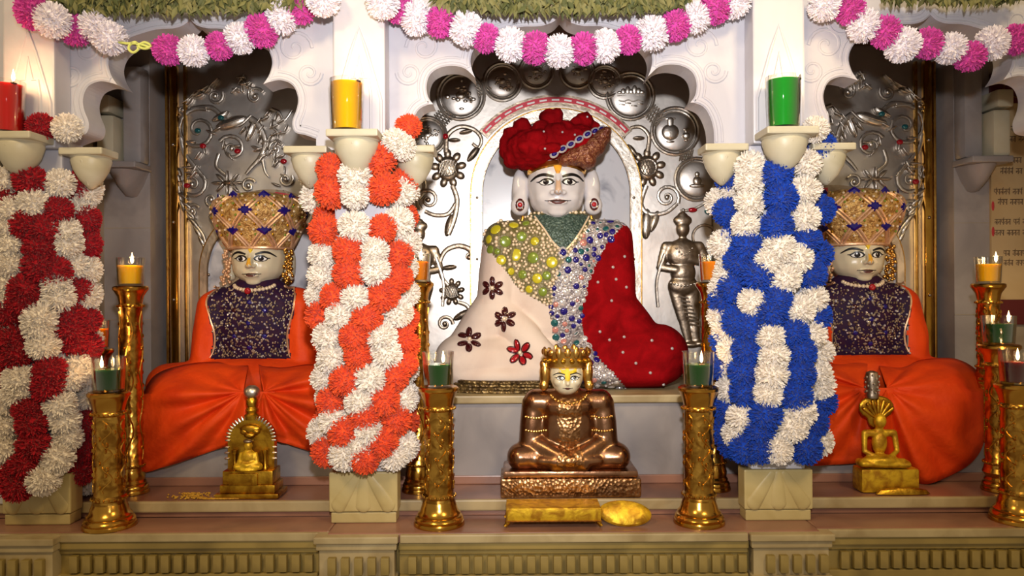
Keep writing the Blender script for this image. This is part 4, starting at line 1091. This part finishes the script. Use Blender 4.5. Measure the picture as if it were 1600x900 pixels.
# turban
tb = MB()
tb.ell(P(864, 230, .0), (70*k, .135, 34*k)); tb.ell(P(835, 236, -.02), (46*k, .125, 32*k)); tb.ell(P(900, 226, -.01), (40*k, .12, 32*k))
for u, v, d, rx, rz in ((796,232,-.02,15,26),(802,250,-.04,15,17),(818,252,-.05,18,14),(800,212,-.02,14,12),(818,201,-.03,13,16),(812,196,.02,10,11),(861,190,-.03,18,17),(856,184,.0,12,11),(870,186,-.04,11,13),(912,194,-.03,15,16),(916,188,-.01,9,10),(900,200,-.05,13,12),(930,206,-.02,11,13),(936,222,-.0,12,16),(838,226,-.10,22,15),(868,214,-.09,20,14),(846,206,-.07,14,12),(884,206,-.07,13,11),(824,238,-.10,18,13),(858,242,-.10,24,10),(895,220,-.09,18,14)):
    tb.ell(P(u, v, d), (rx*k, rx*k*1.1, rz*k))
tur = remesh(tb, .005, 2, .5)
wrinkle(tur, .006, 34, 3)
tp = part('turban', tur, M['red'], st, True, 80, 'crumpled red velvet turban')
TB = bvh_of(tur)
bw_ = [(863,256),(880,247),(900,236),(920,222),(944,208),(947,222),(940,242),(928,258),(914,270),(890,268),(868,264)]
ub = MB()
for u, v, r in ((880,258,12),(895,252,16),(910,246,18),(926,236,18),(938,222,14),(916,258,14),(944,214,9)):
    ub.ell(P(u, v, -.075-.0*u), (r*k, .062, r*k*.9))
ubm = remesh(ub, .006, 4)
tf = part('turban_fold', ubm, M['brownbead'], st, True, 80, 'brown beaded turban fold')
UB = bvh_of(ubm)
for i in range(7):
    t_ = i/6; u, v = lerp(864, 939, t_), lerp(251, 206, t_)
    q = None; ys = []
    for b in (TB, UB):
        h_, n_ = hit(b, *fg.xz(u, v))
        if h_: ys.append(h_.y)
    y = min(ys) if ys else fg.y0-.1
    p = Vector((*fg.xz(u, v), 0)); p = Vector((p.x, y-.006, p.y))
    part('jewel_setting', MB().ell(p, (7.6*k, .008, 5.6*k), 14, 8, Matrix.Rotation(-.54, 3, 'Y')), M['crystal'], tf)
    part('jewel', MB().box(-4.6*k, 4.6*k, -.006, .004, -3*k, 3*k, .003).__class__().ell(p+Vector((0,-.004,0)), (5*k, .008, 3.3*k), 12, 8, Matrix.Rotation(-.54, 3, 'Y')), M['gem_blue'], tf)
for u, v in ((876,218),(916,190),(895,222),(848,218),(850,244)):
    q, n = hit(TB, *fg.xz(u, v))
    if q: gem(tp, 'ball', 'crystal', q+n*.002, n, 1.9*k, 0, 'bead')

# ---- the two gold-crowned side statues
def side_statue(x0, label, fans, mir, seed):
    fg = Fig(x0, .60, .0025, 404); k = fg.k; P = fg.P
    st = thing('statue', (x0, .60, ZS), label, 'statue', 'gold-crowned seated statues')
    b = MB()
    b.ell(P(404, 505), (66*k, .12, 78*k)); b.cap(P(348, 474), P(460, 474), 27*k, 27*k, 1.25)
    b.cap(P(338, 480, 0), P(330, 560, -.02), 28*k, 27*k, 1.4); b.cap(P(470, 480, 0), P(478, 560, -.02), 28*k, 27*k, 1.4)
    b.cap(P(330, 560, -.02), P(395, 590, -.16), 25*k, 16*k); b.cap(P(478, 560, -.02), P(413, 590, -.16), 25*k, 16*k)
    b.ell(P(404, 585, -.04), (125*k, .17, 34*k)); b.cap(P(404, 585, 0), P(282, 592, -.10), 30*k, 31*k, 1.3); b.cap(P(404, 585, 0), P(520, 592, -.10), 30*k, 31*k, 1.3)
    body = remesh(b, .009, 10, .6)
    for v in body.v:
        if v.z < ZS+.0015: v.z = ZS+.0015
    part('body', body, M['face_cream'], st, True, 80)
    V = [(352,442),(364,428),(444,428),(456,442),(470,462),(468,490),(462,520),(466,556),(342,556),(346,520),(340,490),(336,462)]
    def reg(c):
        u, v = fg.uv(c)
        return c.y < .60 and inpoly(u, v, V)
    BBs = bvh_of(body)
    vest = part('vest', split(body, reg, .008), M['navy'], st, True, 80, 'dark navy vest with silver sequins')
    ro = split(body, lambda c: not reg(c), .006)
    for v in ro.v:
        d = noise.noise(Vector((v.x*16, v.y*9, v.z*7+seed)))+.5*noise.noise(Vector((v.x*34, v.y*20, v.z*12+seed)))
        v.y -= .010*max(-.3, d); v.x += .004*d
    part('robe', ro, M['orange'], st, True, 80)
    # piping along the vest border
    part('vest_piping', ribbon(BBs, [fg.xz(*p) for p in ((352,444),(337,464),(341,490),(347,520),(343,554))], [2.6*k]*3, .012), M['gold_pink'], st)
    part('vest_piping', ribbon(BBs, [fg.xz(*p) for p in ((456,444),(469,464),(467,490),(461,520),(465,554))], [2.6*k]*3, .012), M['gold_pink'], st)
    rnd = random.Random(seed); sq = MB(); ln = MB(); sq2 = MB()
    for _ in range(1500):
        u, v = rnd.uniform(336, 470), rnd.uniform(446, 555)
        q, n = hit(BBs, *fg.xz(u, v))
        if q is None or not reg(q): continue
        d = min(abs(((u-404)/44+(v-500)/38) % 1-.0), abs(((u-404)/44-(v-500)/38) % 1-.0))
        if d < .07: ln.ell(q+n*.009, 1.3*k, 6, 4)
        elif rnd.random() < .38: sq.ell(q+n*.009, rnd.uniform(1.0, 2.0)*k, 6, 4)
        elif rnd.random() < .1: sq2.ell(q+n*.009, 1.7*k, 6, 4)
    part('bead_lattice', ln, M['silver_relief'], vest, kind='stuff'); part('sequins', sq, M['silver_dark'], vest, kind='stuff'); part('crystals', sq2, M['crystal'], vest, kind='stuff')
    for u, v in ((404,500),(404,470),(382,520),(426,520),(382,482),(426,482),(404,536)):
        q, n = hit(BBs, *fg.xz(u, v))
        gem(vest, 'disc', 'gem_blue' if (u+v) % 3 else 'gem_dark', q+n*.010, n, (3.6*k, 3.6*k, .008))
        for j in range(6):
            a = j*PI/3; q2, n2 = hit(BBs, *fg.xz(u+7.5*math.cos(a), v+7.5*math.sin(a)))
            if q2: gem(vest, 'oval', 'silver_dark', q2+n2*.010, n2, (3.4*k, 2.6*k, .006), -a)
    # head
    h = MB()
    h.ell(P(404, 400), (42*k, .105, 46*k)); h.ell(P(404, 416, -.01), (39*k, .092, 26*k)); h.ell(P(404, 430, -.02), (22*k, .078, 13*k)); h.cap(P(404, 432), P(404, 465), 24*k, 30*k)
    h.ell(P(386, 416, -.04), (14*k, .05, 12*k)); h.ell(P(422, 416, -.04), (14*k, .05, 12*k))
    h0 = remesh(h, .006, 8, .6); n_ = MB(); n_.add(h0.v, h0.f)
    n_.cap(P(404, 396, -.098), P(404, 413, -.117), 3*k, 5*k); n_.ell(P(398.5, 415, -.106), (3*k, .008, 2.6*k)); n_.ell(P(409.5, 415, -.106), (3*k, .008, 2.6*k)); n_.ell(P(404, 428.5, -.094), (12*k, .009, 3.4*k)); n_.ell(P(404, 437, -.068), (12*k, .018, 7*k))
    head = remesh(n_, .004, 4, .5)
    part('head', head, M['face_cream'], st, True, 80)
    hb = face(fg, head, st, dict(cx=404, edx=15, ey=403.5, ew=8.5, eh=3.9, by=395, b0=7, b1=34, bh=5, bw=4, mw=13, my=428, mh=3.4, e=.9))
    part('nose_paint', decal(hb, [fg.xz(404+a, 408+b_) for a, b_ in ((-2,-8),(2,-8),(3.5,2),(5,7),(0,10),(-5,7),(-3.5,2))], .001), M['tilak'], st)
    part('tilak', decal(hb, [fg.xz(404+a, 386+b_) for a, b_ in ((-8,-4),(-3,-8),(3,-8),(8,-4),(4,4),(1,9),(-1,9),(-4,4))], .004), M['tilak_y'], st)
    for s in (-1, 1):
        e = part('ear', remesh(MB().ell(P(404+s*45, 408, .03), (9*k, .03, 26*k)).cap(P(404+s*42, 400, .03), P(404+s*46, 428, .01), 7*k, 9*k), .006, 4), M['face_cream'], st, True, 80)
        bb = MB(); r2 = random.Random(seed+s)
        for q in range(46):
            t_ = q/45; bb.ell(P(404+s*48+r2.uniform(-7, 7)*(1-.5*abs(t_-.75)), 388+t_*54, -.02+r2.uniform(-.02, .02)), r2.uniform(2.2, 3.6)*k, 8, 5)
        part('earring_beads', bb, M['gold_pink'] if s < 0 else M['gold'], e, kind='stuff')
    pn = [P(404+31*math.sin(a), 442+9*math.cos(a), -.085-.0+.075*(1-math.cos(a))) for a in [(-1.35+2.7*i/14) for i in range(15)]]
    NB = bvh_of(body)
    for p in pn:
        q, n = hit(NB, p.x, p.z-.004)
        y = min(p.y, q.y-.006) if q is not None else p.y
        gem(st, 'ball', 'pearl', Vector((p.x, y, p.z)), Vector((0,-1,0)), 3.3*k, 0, 'pearl')
    gem(st, 'disc', 'gem_red', P(404, 452, -.135), Vector((0,-1,0)), (5*k, 5*k, .014), 0, 'pendant')
    # crown: flaring gold brocade with ridges and blue stones
    zc = P(0, 388).z; H = (388-303)*k
    prof = [(47, 0), (50, .06), (57, .22), (66, .45), (72, .62), (73, .74), (68, .86), (55, .96), (32, 1.03), (4, 1.06)]
    def R(t):
        for (r0, t0), (r1, t1) in zip(prof, prof[1:]):
            if t <= t1: return lerp(r0, r1, (t-t0)/(t1-t0))*k
        return prof[-1][0]*k
    cc = P(404, 388, .01)
    cr = part('crown', MB().lathe([(r*k, t*H) for r, t in prof], cc, 48, .9), M['gold_lattice'], st, label='flaring gold brocade crown with blue stones')
    cp = lambda a, t, d=.0: cc+Vector(((R(t)+d)*math.sin(a), -(R(t)+d)*.9*math.cos(a), t*H))
    NN = 8; rid = MB()
    for j in range(NN):
        for s in (-1, 1):
            for off in (-.05, .05):
                pts = [cp(2*PI*j/NN+s*(t*1.0)*2*PI/NN*1.5+off, t, .003) for t in [i/20*.97 for i in range(21)]]
                rid.tube(pts, .0052, 6)
    part('crown_ridges', rid, M['gold_pink'], cr)
    part('crown_rim', MB().tube([cp(2*PI*i/40, .02, .003) for i in range(40)], .006, 6, closed=True), M['gold_pink'], cr)
    st_ = MB(); sg_ = MB(); sh_ = MB()
    for row in range(0, 4):
        t = [.0, .333, .667, .93][row]
        for j in range(NN):
            a = 2*PI*j/NN+(PI/NN if row % 2 else 0)
            if row == 0: t = .03; continue
            for tt in (t,):
                p = cp(a, tt, .004); n = Vector((math.sin(a), -math.cos(a), -.12)).normalized()
                if row < 4 and math.cos(a) > -.2: gem(cr, 'diamond', 'gem_blue', p, n, (11.5*k, 8.5*k, .014), 0, 'stone')
                for q in range(12):
                    aa = a+.25*math.cos(q*PI/6); t2 = min(.95, max(.06, tt+.17*math.sin(q*PI/6))); (st_, sg_, sh_)[q % 3].ell(cp(aa, t2, .003), .0052, 6, 4)
    part('crown_sequins', st_, M['pearl'], cr, kind='stuff'); part('crown_sequins', sg_, M['gem_green'], cr, kind='stuff'); part('crown_sequins', sh_, M['brass_old'], cr, kind='stuff')
    part('brush_ornament', MB().cap(P(404+mir*78, 345, .0), P(404+mir*92, 318, .0), .012, .004), M['crystal'], cr)
    # draped orange cloth: pleats fan out from the gathered waist and hang over the seat edge
    for gi, (G, B) in enumerate(fans):
        Bp = [p for p in cat_rom([Vector((a, 0, c)) for a, c in B], 10)]
        n = len(Bp); m_ = 14; mb = MB(); vs_ = []
        rn = random.Random(seed*3+gi)
        ph = rn.random()*6
        for i, bp_ in enumerate(Bp):
            s_ = i/(n-1)
            for j in range(m_+1):
                t = j/m_
                u = lerp(G[0], bp_.x, t); v = lerp(G[1], bp_.z, t)
                pl = math.sin(s_*24+ph+2.2*math.sin(s_*6+ph))+.55*math.sin(s_*43+ph*2+3*t)+.5*math.sin(t*7+s_*9)*t+.5*noise.noise(Vector((u*.02, v*.02, seed)))
                y = .232-.022*pl*min(1, t*2.2)*(1-.3*t)-.022*math.sin(PI*min(1, t))**1.0
                y += .16*max(0, (628-v)/58)**1.4+.05*max(0, t-.8)*5*(.35 if v > 690 else 1)
                if W(u, v, .25).z < ZS+.014: y = min(y, .2475)
                vs_.append(W(u, v, y))
        mb.add(vs_, [(i*(m_+1)+j, i*(m_+1)+j+1, (i+1)*(m_+1)+j+1, (i+1)*(m_+1)+j) for i in range(n-1) for j in range(m_)])
        o = part('draped_cloth', mb, M['orange'], st, True, 120)
        md = o.modifiers.new('thick', 'SOLIDIFY'); md.thickness = .004; md.offset = 0
    gx = (fans[0][0][0]+fans[1][0][0])/2; a_ = W(gx-34, 596, .25); b_ = W(gx+34, 682, .25)
    part('waist_cloth', MB().box(a_.x, b_.x, .2475, .2535, b_.z, ZS+.02, .002), M['orange'], st)
    return st
side_statue(-.987, 'seated statue in orange robe and navy vest beside the red and white pillar',
            [((380,612), [(388,572),(340,566),(290,570),(245,585),(224,615),(214,650),(206,688),(212,716),(220,738),(255,730),(310,712),(352,698),(392,688),(400,655)]),
             ((412,612), [(404,570),(440,575),(490,570),(535,585),(556,625),(560,680),(530,712),(490,706),(450,694),(420,684),(396,655)])], 1, 3)
side_statue(1.345, 'seated statue in orange robe and navy vest beside the blue and white pillar',
            [((1352,606), [(1356,566),(1320,566),(1280,572),(1235,580),(1222,630),(1224,690),(1255,724),(1300,726),(1350,722),(1378,712),(1374,650)]),
             ((1386,606), [(1372,568),(1410,572),(1445,562),(1496,562),(1532,588),(1540,640),(1537,690),(1518,722),(1482,744),(1446,756),(1410,746),(1376,724),(1364,650)])], -1, 8)

# ---- rosy gold seated figure on the step
fg = Fig(W(888, 700, .16).x, .165, .00207, 888); k = fg.k; P = fg.P
st = thing('statuette', (fg.x0, fg.y0, ZF), 'rosy gold seated statuette with white face and crown on the step', 'statuette')
zb = ZF+.0015
part('base_block', MB().box(P(779,0).x, P(999,0).x, .078, .25, zb, P(0,748).z, .008), M['copper_eng'], st)
part('cushion', MB().box(P(783,0).x, P(995,0).x, .085, .25, P(0,748).z, P(0,737).z, .009), M['copper'], st)
b = MB()
b.ell(P(888, 672), (48*k, .075, 52*k)); b.cap(P(838, 634), P(938, 634), 22*k, 22*k, 1.1); b.ell(P(888, 640, -.01), (46*k, .07, 24*k))
b.cap(P(833, 640), P(827, 694, -.01), 21*k, 19*k); b.cap(P(943, 640), P(949, 694, -.01), 21*k, 19*k)
b.cap(P(827, 696, -.01), P(876, 716, -.075), 18*k, 12*k); b.cap(P(949, 696, -.01), P(900, 716, -.075), 18*k, 12*k)
b.cap(P(888, 718), P(812, 720, -.02), 22*k, 23*k, 1.2); b.cap(P(888, 718), P(964, 720, -.02), 22*k, 23*k, 1.2)
b.cap(P(815, 722, -.03), P(910, 728, -.075), 17*k, 11*k); b.cap(P(961, 722, -.03), P(866, 730, -.07), 17*k, 11*k)
b.ell(P(888, 722, -.02), (70*k, .085, 16*k)); b.ell(P(888, 719, -.085), (18*k, .022, 8*k)); b.cap(P(888, 640), P(888, 608), 22*k, 18*k)
body = remesh(b, .0055, 4, .5)
for v in body.v: v.z = max(v.z, P(0, 738).z)
part('body', body, M['copper'], st, True, 80)
CBp = [(868,625),(908,625),(906,660),(902,690),(910,726),(866,726),(874,690),(870,660)]
part('chest_ornament', split(body, lambda c: c.y < fg.y0-.02 and inpoly(*fg.uv(c), CBp), .004), M['copper_eng'], st, True, 80)
BBc = bvh_of(body)
for u0 in (836, 940):
    ar = MB()
    for v in (655, 676):
        for q in range(9):
            h_, n_ = hit(BBc, *fg.xz(u0-16+q*4, v+2*math.sin(q/8*PI)))
            if h_: ar.ell(h_+n_*.002, .0042, 6, 4)
    part('armlet', ar, M['gold'], st, kind='stuff')
for q in range(13):
    a = -1.2+2.4*q/12; h_, n_ = hit(BBc, *fg.xz(888+30*math.sin(a), 616+16*math.cos(a)))
    if h_: gem(st, 'ball', 'gold', h_+n_*.003, n_, .006, 0, 'necklace_bead')
h = MB(); h.ell(P(885, 588, -.03), (27*k, .052, 34*k)); h.ell(P(885, 604, -.04), (20*k, .045, 16*k)); h.ell(P(872, 598, -.06), (9*k, .025, 8*k)); h.ell(P(898, 598, -.06), (9*k, .025, 8*k))
h0 = remesh(h, .0045, 6); n_ = MB(); n_.add(h0.v, h0.f); n_.cap(P(885, 590, -.08), P(885, 600, -.088), 2*k, 3.4*k)
head = remesh(n_, .003, 3)
part('head', head, M['face_cream'], st, True, 80)
hb = face(fg, head, st, dict(cx=885, edx=11, ey=592, ew=6, eh=2.8, by=585, b0=4, b1=22, bh=3, bw=2.2, mw=7, my=608, mh=2.0, e=.6))
part('yellow_paste', decal(hb, [fg.xz(885+a, 578+b_) for a, b_ in ((-22,-6),(0,-8),(22,-6),(16,5),(5,7),(3,20),(0,22),(-3,20),(-5,7),(-16,5))], .0008), M['tilak_y'], st)
cr = MB().lathe([(30*k, 0), (33*k, .004), (33*k, .012), (36*k, .04), (38*k, .055), (32*k, .058), (10*k, .06)], P(885, 577, -.025), 36, .85, mod=lambda a, z: 1)
cro = part('crown', cr, M['gold'], st)
for q in range(16):
    a = 2*PI*q/16; p = P(885, 577, -.025)+Vector((37*k*math.cos(a), 37*k*.85*math.sin(a), .052))
    hh = .011+.006*(abs(math.sin(a)) > .8)+.004*(q % 2)
    part('crown_point', MB().ell(p, (.011, .006, hh), 8, 6, Matrix.Rotation(a+PI/2, 3, 'Z')), M['gold'], cro)
    part('crown_boss', MB().ell(P(885, 577, -.025)+Vector((35.5*k*math.cos(a+.2), 35.5*k*.85*math.sin(a+.2), .024)), .0085, 8, 6), M['brass_old'], cro)
for s in (-1, 1):
    e = MB(); e.ell(P(885+s*34, 586, -.02), (9*k, .02, 22*k)); e.ell(P(885+s*36, 606, -.025), (8*k, .016, 9*k)); e.ell(P(885+s*36, 572, -.02), (7*k, .016, 8*k))
    part('ear_ornament', remesh(e, .004, 2), M['gold'], st, True, 80)

# ---- brass bench with yellow paste and the oval plate leaning at its end
y = -.02
c = W(868, 822, y)
t = thing('offering_bench', (c.x, .0, ZL), 'low brass bench smeared with yellow paste in front of the rosy gold statuette', 'bench')
xa, xb = W(791, 800, -.03).x, W(938, 800, -.03).x; zt = W(860, 787, -.01).z
part('top', MB().box(xa, xb, -.06, .05, zt-.016, zt, .004), M['brass_yellow'], t)
part('paste', MB().box(xa+.01, xb-.005, -.063, -.0603, zt-.046, zt-.004, .001).__class__().box(xa+.004, xb-.002, -.066, -.0602, zt-.036, zt-.002, .002), M['brass_yellow'], t)
part('apron_fringe', MB().tube([(xa+(xb-xa)*i/40, -.066, zt-.037-.001*(i % 2)) for i in range(41)], .0022, 5), M['gold'], t)
for xx in (xa+.006, xb-.008):
    for yy in (-.05, .04):
        part('leg', MB().tube(cat_rom([(xx, yy, zt-.014), (xx, yy-.002, zt-.04), (xx+(-.010 if xx < c.x else .008), yy-.006, ZL+.004)]), [.008]*9+[.006]*4, 8), M['brass_old'], t)
p = W(976, 804, -.03)
pl_ = MB().lathe([(.0005, .012), (.6, .011), (.9, .007), (1, 0), (.9, -.006), (.0005, -.008)], (0,0,0), 36)
pl_.v = [Vector((v.x*.082, v.y*.04, v.z)) for v in pl_.v]
R_ = Matrix.Rotation(1.05, 3, 'X') @ Matrix.Rotation(0, 3, 'Z')
pl_.v = [Matrix.Rotation(.07, 3, 'Y') @ (R_ @ v) for v in pl_.v]
zz = min(v.z for v in pl_.v); loc = Vector((W(976, 804, -.03).x, -.035, ZL+.001-zz)); pl_.v = [v+loc for v in pl_.v]
single('offering_plate', pl_, M['brass_yellow'], 'oval brass plate smeared yellow, leaning at the end of the low bench', 'plate')

# ---- little brass shrine in front of the statue beside the red and white pillar
fg = Fig(W(393, 700, .14).x, .14, .00207, 393, .0); k = fg.k; P = fg.P
t = thing('brass_shrine', (fg.x0, fg.y0, ZF), 'little arched brass shrine with a seated figure and beaded rim', 'shrine')
z0 = ZF+.0015; zf = lambda v: P(0, v).z
part('base', MB().box(P(343,0).x, P(443,0).x, .085+.001, .195, z0, z0+.018, .006).box(P(350,0).x, P(437,0).x, .092, .188, z0+.018, z0+.045, .005).box(P(354,0).x, P(433,0).x, .096, .184, z0+.045, zf(735), .004), M['brass_old'], t)
part('step', MB().box(P(365,0).x, P(410,0).x, .0865, .097, z0+.045, zf(738), .003), M['brass_old'], t)
ap = [(P(356,0).x, zf(736))]+[(fg.x0+37*k*math.cos(PI-PI*i/20), zf(690)+36*k*math.sin(PI-PI*i/20)) for i in range(21)]+[(P(430,0).x, zf(736))]
bk = part('arched_back', MB().prism(ap, .135, .165), M['brass_old'], t)
for i in range(-3, 25):
    a = PI-PI*i/21
    if i < 0: p = Vector((P(355.5,0).x, .135, zf(692-i*9))); d = Vector((-1,0,0))
    elif i > 21: p = Vector((P(430.5,0).x, .135, zf(692+(i-21)*9))); d = Vector((1,0,0))
    else: d = Vector((math.cos(a), 0, math.sin(a))); p = Vector((fg.x0, .135, zf(690)))+d*36.5*k
    part('rim_bead', MB().cap(p-d*.004, p+d*.006, .0042, .0034, n=8, m=6), M['silver_relief'], bk)
for s in (-1, 1):
    part('column', MB().lathe([(.010, 0), (.010, .008), (.006, .014), (.007, .05), (.010, .058), (.010, .066)], (P(393+s*24, 0).x, .125, zf(736)), 14), M['brass_old'], bk)
cn = MB(); cn.ell(P(393, 672, -.01), (17*k, .012, 8*k)); cn.ell(P(384, 676, -.012), (7*k, .010, 5*k)); cn.ell(P(402, 676, -.012), (7*k, .010, 5*k)); cn.ell(P(393, 681, -.014), (10*k, .014, 5*k))
part('canopy', cn, M['brass_old'], bk)
f = MB(); f.ell(P(393, 697, -.03), (6.5*k, .014, 8*k)); f.ell(P(393, 714, -.03), (12*k, .018, 12*k)); f.cap(P(382, 710, -.03), P(379, 722, -.035), 4*k, 4*k); f.cap(P(404, 710, -.03), P(407, 722, -.035), 4*k, 4*k)
f.cap(P(379, 722, -.035), P(393, 726, -.05), 4*k, 3*k); f.cap(P(407, 722, -.035), P(393, 726, -.05), 4*k, 3*k); f.cap(P(376, 729, -.035), P(410, 729, -.035), 6*k, 6*k, 1.4); f.ell(P(393, 733, -.03), (22*k, .028, 3.5*k))
part('seated_figure', remesh(f, .003, 2), M['brass_yellow'], t, True, 80)
part('figure_crown', MB().ell(P(393, 689, -.03), (8*k, .016, 3.5*k)), M['silver_dark'], t)
part('finial', MB().lathe([(.024, 0), (.026, .012), (.018, .02), (.022, .03), (.016, .04), (.020, .05), (.020, .062), (.014, .072)], (fg.x0, .148, zf(657)), 20), M['brass_old'], t)
part('finial_ball', MB().ell(P(393, 614, .008), (13*k, .026, 11*k)), M['silver_relief'], t)

# ---- little brass hooded figure in front of the statue beside the blue and white pillar
fg = Fig(W(1372, 700, .15).x, .15, .00207, 1372, .004); k = fg.k; P = fg.P
t = thing('brass_figurine', (fg.x0, fg.y0, ZF), 'little brass seated figurine under a fan-shaped serpent hood', 'figurine')
zf = lambda v: P(0, v).z; z0 = ZF+.0015
part('base', MB().box(P(1338,0).x, P(1430,0).x, .115, .19, z0, zf(742), .010), M['brass_yellow'], t)
f = MB()
f.cap(P(1340, 733, -.02), P(1410, 735, -.02), 7*k, 7*k, 2.2); f.ell(P(1372, 728, -.02), (28*k, .035, 8*k)); f.cap(P(1345, 730, -.03), P(1375, 727, -.045), 6*k, 4*k); f.cap(P(1404, 731, -.03), P(1368, 727, -.045), 6*k, 4*k)
f.ell(P(1374, 703, -.0), (12*k, .02, 20*k)); f.cap(P(1352, 688, 0), P(1396, 688, 0), 6*k, 6*k)
f.cap(P(1350, 688, 0), P(1348, 716, -.01), 5*k, 4*k); f.cap(P(1398, 688, 0), P(1400, 716, -.01), 5*k, 4*k); f.cap(P(1348, 716, -.01), P(1370, 727, -.04), 4*k, 4*k); f.cap(P(1400, 716, -.01), P(1378, 727, -.04), 4*k, 4*k)
f.cap(P(1374, 690, 0), P(1374, 672, 0), 6*k, 6*k); f.ell(P(1374, 668, -.005), (10*k, .02, 12*k))
part('body', remesh(f, .0032, 2), M['brass_yellow'], t, True, 80)
ho = part('hood', remesh(MB().ell(P(1372, 648, .012), (30*k, .012, 20*k)).ell(P(1372, 665, .012), (16*k, .010, 18*k)), .004, 3), M['brass_old'], t, True, 80)
for q in range(7):
    a = -1.1+2.2*q/6
    part('hood_rib', MB().cap(P(1372+4*math.sin(a), 664, -.002), P(1372+25*math.sin(a), 660-24*math.cos(a), -.002), .004, .007), M['brass_old'], ho)
part('finial', MB().lathe([(.02, 0), (.022, .01), (.018, .02), (.022, .045), (.022, .07), (.018, .085), (.006, .09)], (P(1364,0).x, .155, zf(632)), 18), M['silver_dark'], t)
fb = MB()
for q in range(30): fb.ell((P(1364,0).x+.021*math.cos(q*2.4), .155+.021*math.sin(q*2.4), zf(632)+.015+q*.0022), .0045, 6, 4)
part('finial_beads', fb, M['silver_relief'], t, kind='stuff')
ov = MB().lathe([(.0005, .020), (.5, .019), (.85, .013), (1, 0), (.9, -.002), (.0005, -.002)], (0,0,0), 32); c = W(1408, 775, .11)
ov.v = [Vector((v.x*.09+c.x, v.y*.014+.0995, v.z+ZF+.0035)) for v in ov.v]
single('oval_plate', ov, M['brass_old'], 'oval brass plate lying flat before the hooded brass figurine', 'plate')
# grains of yellow rice on the step
pr = random.Random(4)
for (u0, u1, v0, v1, n, lab) in ((262, 342, 769, 778, 120, 'scatter of yellow rice grains on the pink step near the green lamp'), (318, 376, 783, 790, 140, 'patch of yellow rice grains at the step edge before the arched brass shrine')):
    mb = MB()
    for i in range(n):
        u = lerp(u0, u1, .5+.5*max(-1, min(1, pr.gauss(0, .45)))); v = lerp(v0, v1, pr.random())
        dist = (CAMZ-ZF)*F/(v-450+ (u-800)*math.sin(ROLL)*0); yy = max(.088, min(.25, dist-D)); p = W(u, v, yy)
        mb.ell((p.x, yy, ZF+.0045), (pr.uniform(.003, .006), .003, .003), 6, 4, Matrix.Rotation(pr.random()*3, 3, 'Z'))
    single('rice_grains', mb, M['powder'], lab, 'rice', None, 'stuff')

# ---- notice board on the wall at the right edge
yb = .69; xa = W(1548, 300, yb).x; xb = xa+.34; zt = W(1575, 162, yb).z; zl = W(1575, 468, yb).z; zt2 = zt+.12
t = thing('notice_board', ((xa+xb)/2, yb, zl-.1), 'beige notice board with brown writing and maroon ends', 'board')
part('sheet', MB().box(xa, xb, yb-.004, yb+.0085, zl, zt), M['board'], t, False)
part('header', MB().box(xa, xb, yb-.006, yb+.0085, zt+.0005, zt2), M['maroon'], t, False)
part('footer', MB().box(xa, xb, yb-.006, yb+.0085, zl-.10, zl-.0005), M['maroon'], t, False)
em = MB().ring(((xa+xb)/2-.02, yb-.006, zt+.06), .10, .005, 28, 6); em.v = [Vector((v.x, v.y, zt+.06+(v.z-zt-.06)*.42)) for v in em.v]
part('header_oval', em, M['brass_old'], t)
tr = random.Random(12)
def devline(u, v, words, h):
    mb = MB(); x = W(u, v, yb).x; z = W(u, v, yb).z; y0, y1 = yb-.0052, yb-.0041
    for w in words:
        n = w; wd = n*h*.62
        mb.box(x, x+wd, y0, y1, z+h*.42, z+h*.56)
        for i in range(n):
            cx = x+(i+.62)*h*.62
            mb.box(cx, cx+h*.12, y0, y1, z-h*.5, z+h*.42)
            sh = tr.randrange(4)
            if sh == 0: mb.tube([(cx-h*.05, (y0+y1)/2, z+h*.1), (cx-h*.3, (y0+y1)/2, z+h*.05), (cx-h*.34, (y0+y1)/2, z-h*.2), (cx-h*.12, (y0+y1)/2, z-h*.3)], h*.06, 5, .1)
            elif sh == 1: mb.box(cx-h*.34, cx, y0, y1, z-h*.05, z+h*.06); mb.box(cx-h*.36, cx-h*.25, y0, y1, z-h*.3, z+h*.06)
            elif sh == 2: mb.tube([(cx-h*.32, (y0+y1)/2, z+h*.35), (cx-h*.34, (y0+y1)/2, z), (cx-h*.05, (y0+y1)/2, z-h*.1)], h*.06, 5, .1)
            else: mb.ring((cx-h*.2, (y0+y1)/2, z-h*.08), h*.14, h*.05, 10, 4, .1)
            if tr.random() < .25: mb.tube([(cx, (y0+y1)/2, z+h*.5), (cx+h*.18, (y0+y1)/2, z+h*.85)], h*.06, 5, .1)
        x += wd+h*.5
        if x > xb-.03: break
    part('writing', mb, M['ink'], t, False)
for u, v, ws in ((1554,202,(4,1,3,2)),(1552,218,(4,2,3)),(1570,251,(5,3,2)),(1562,268,(4,2,4)),(1552,300,(5,3,3)),(1558,316,(3,4,2)),(1553,347,(5,2,3)),(1553,364,(3,4,3)),(1567,396,(2,5,2)),(1567,411,(3,3,4))):
    devline(u, v, ws, .021)
for v in (226, 322, 362):
    part('red_mark', MB().ell((xa+.006, yb-.0045, W(1548, v, yb).z), (.006, .001, .02), 10, 6), M['inkred'], t)
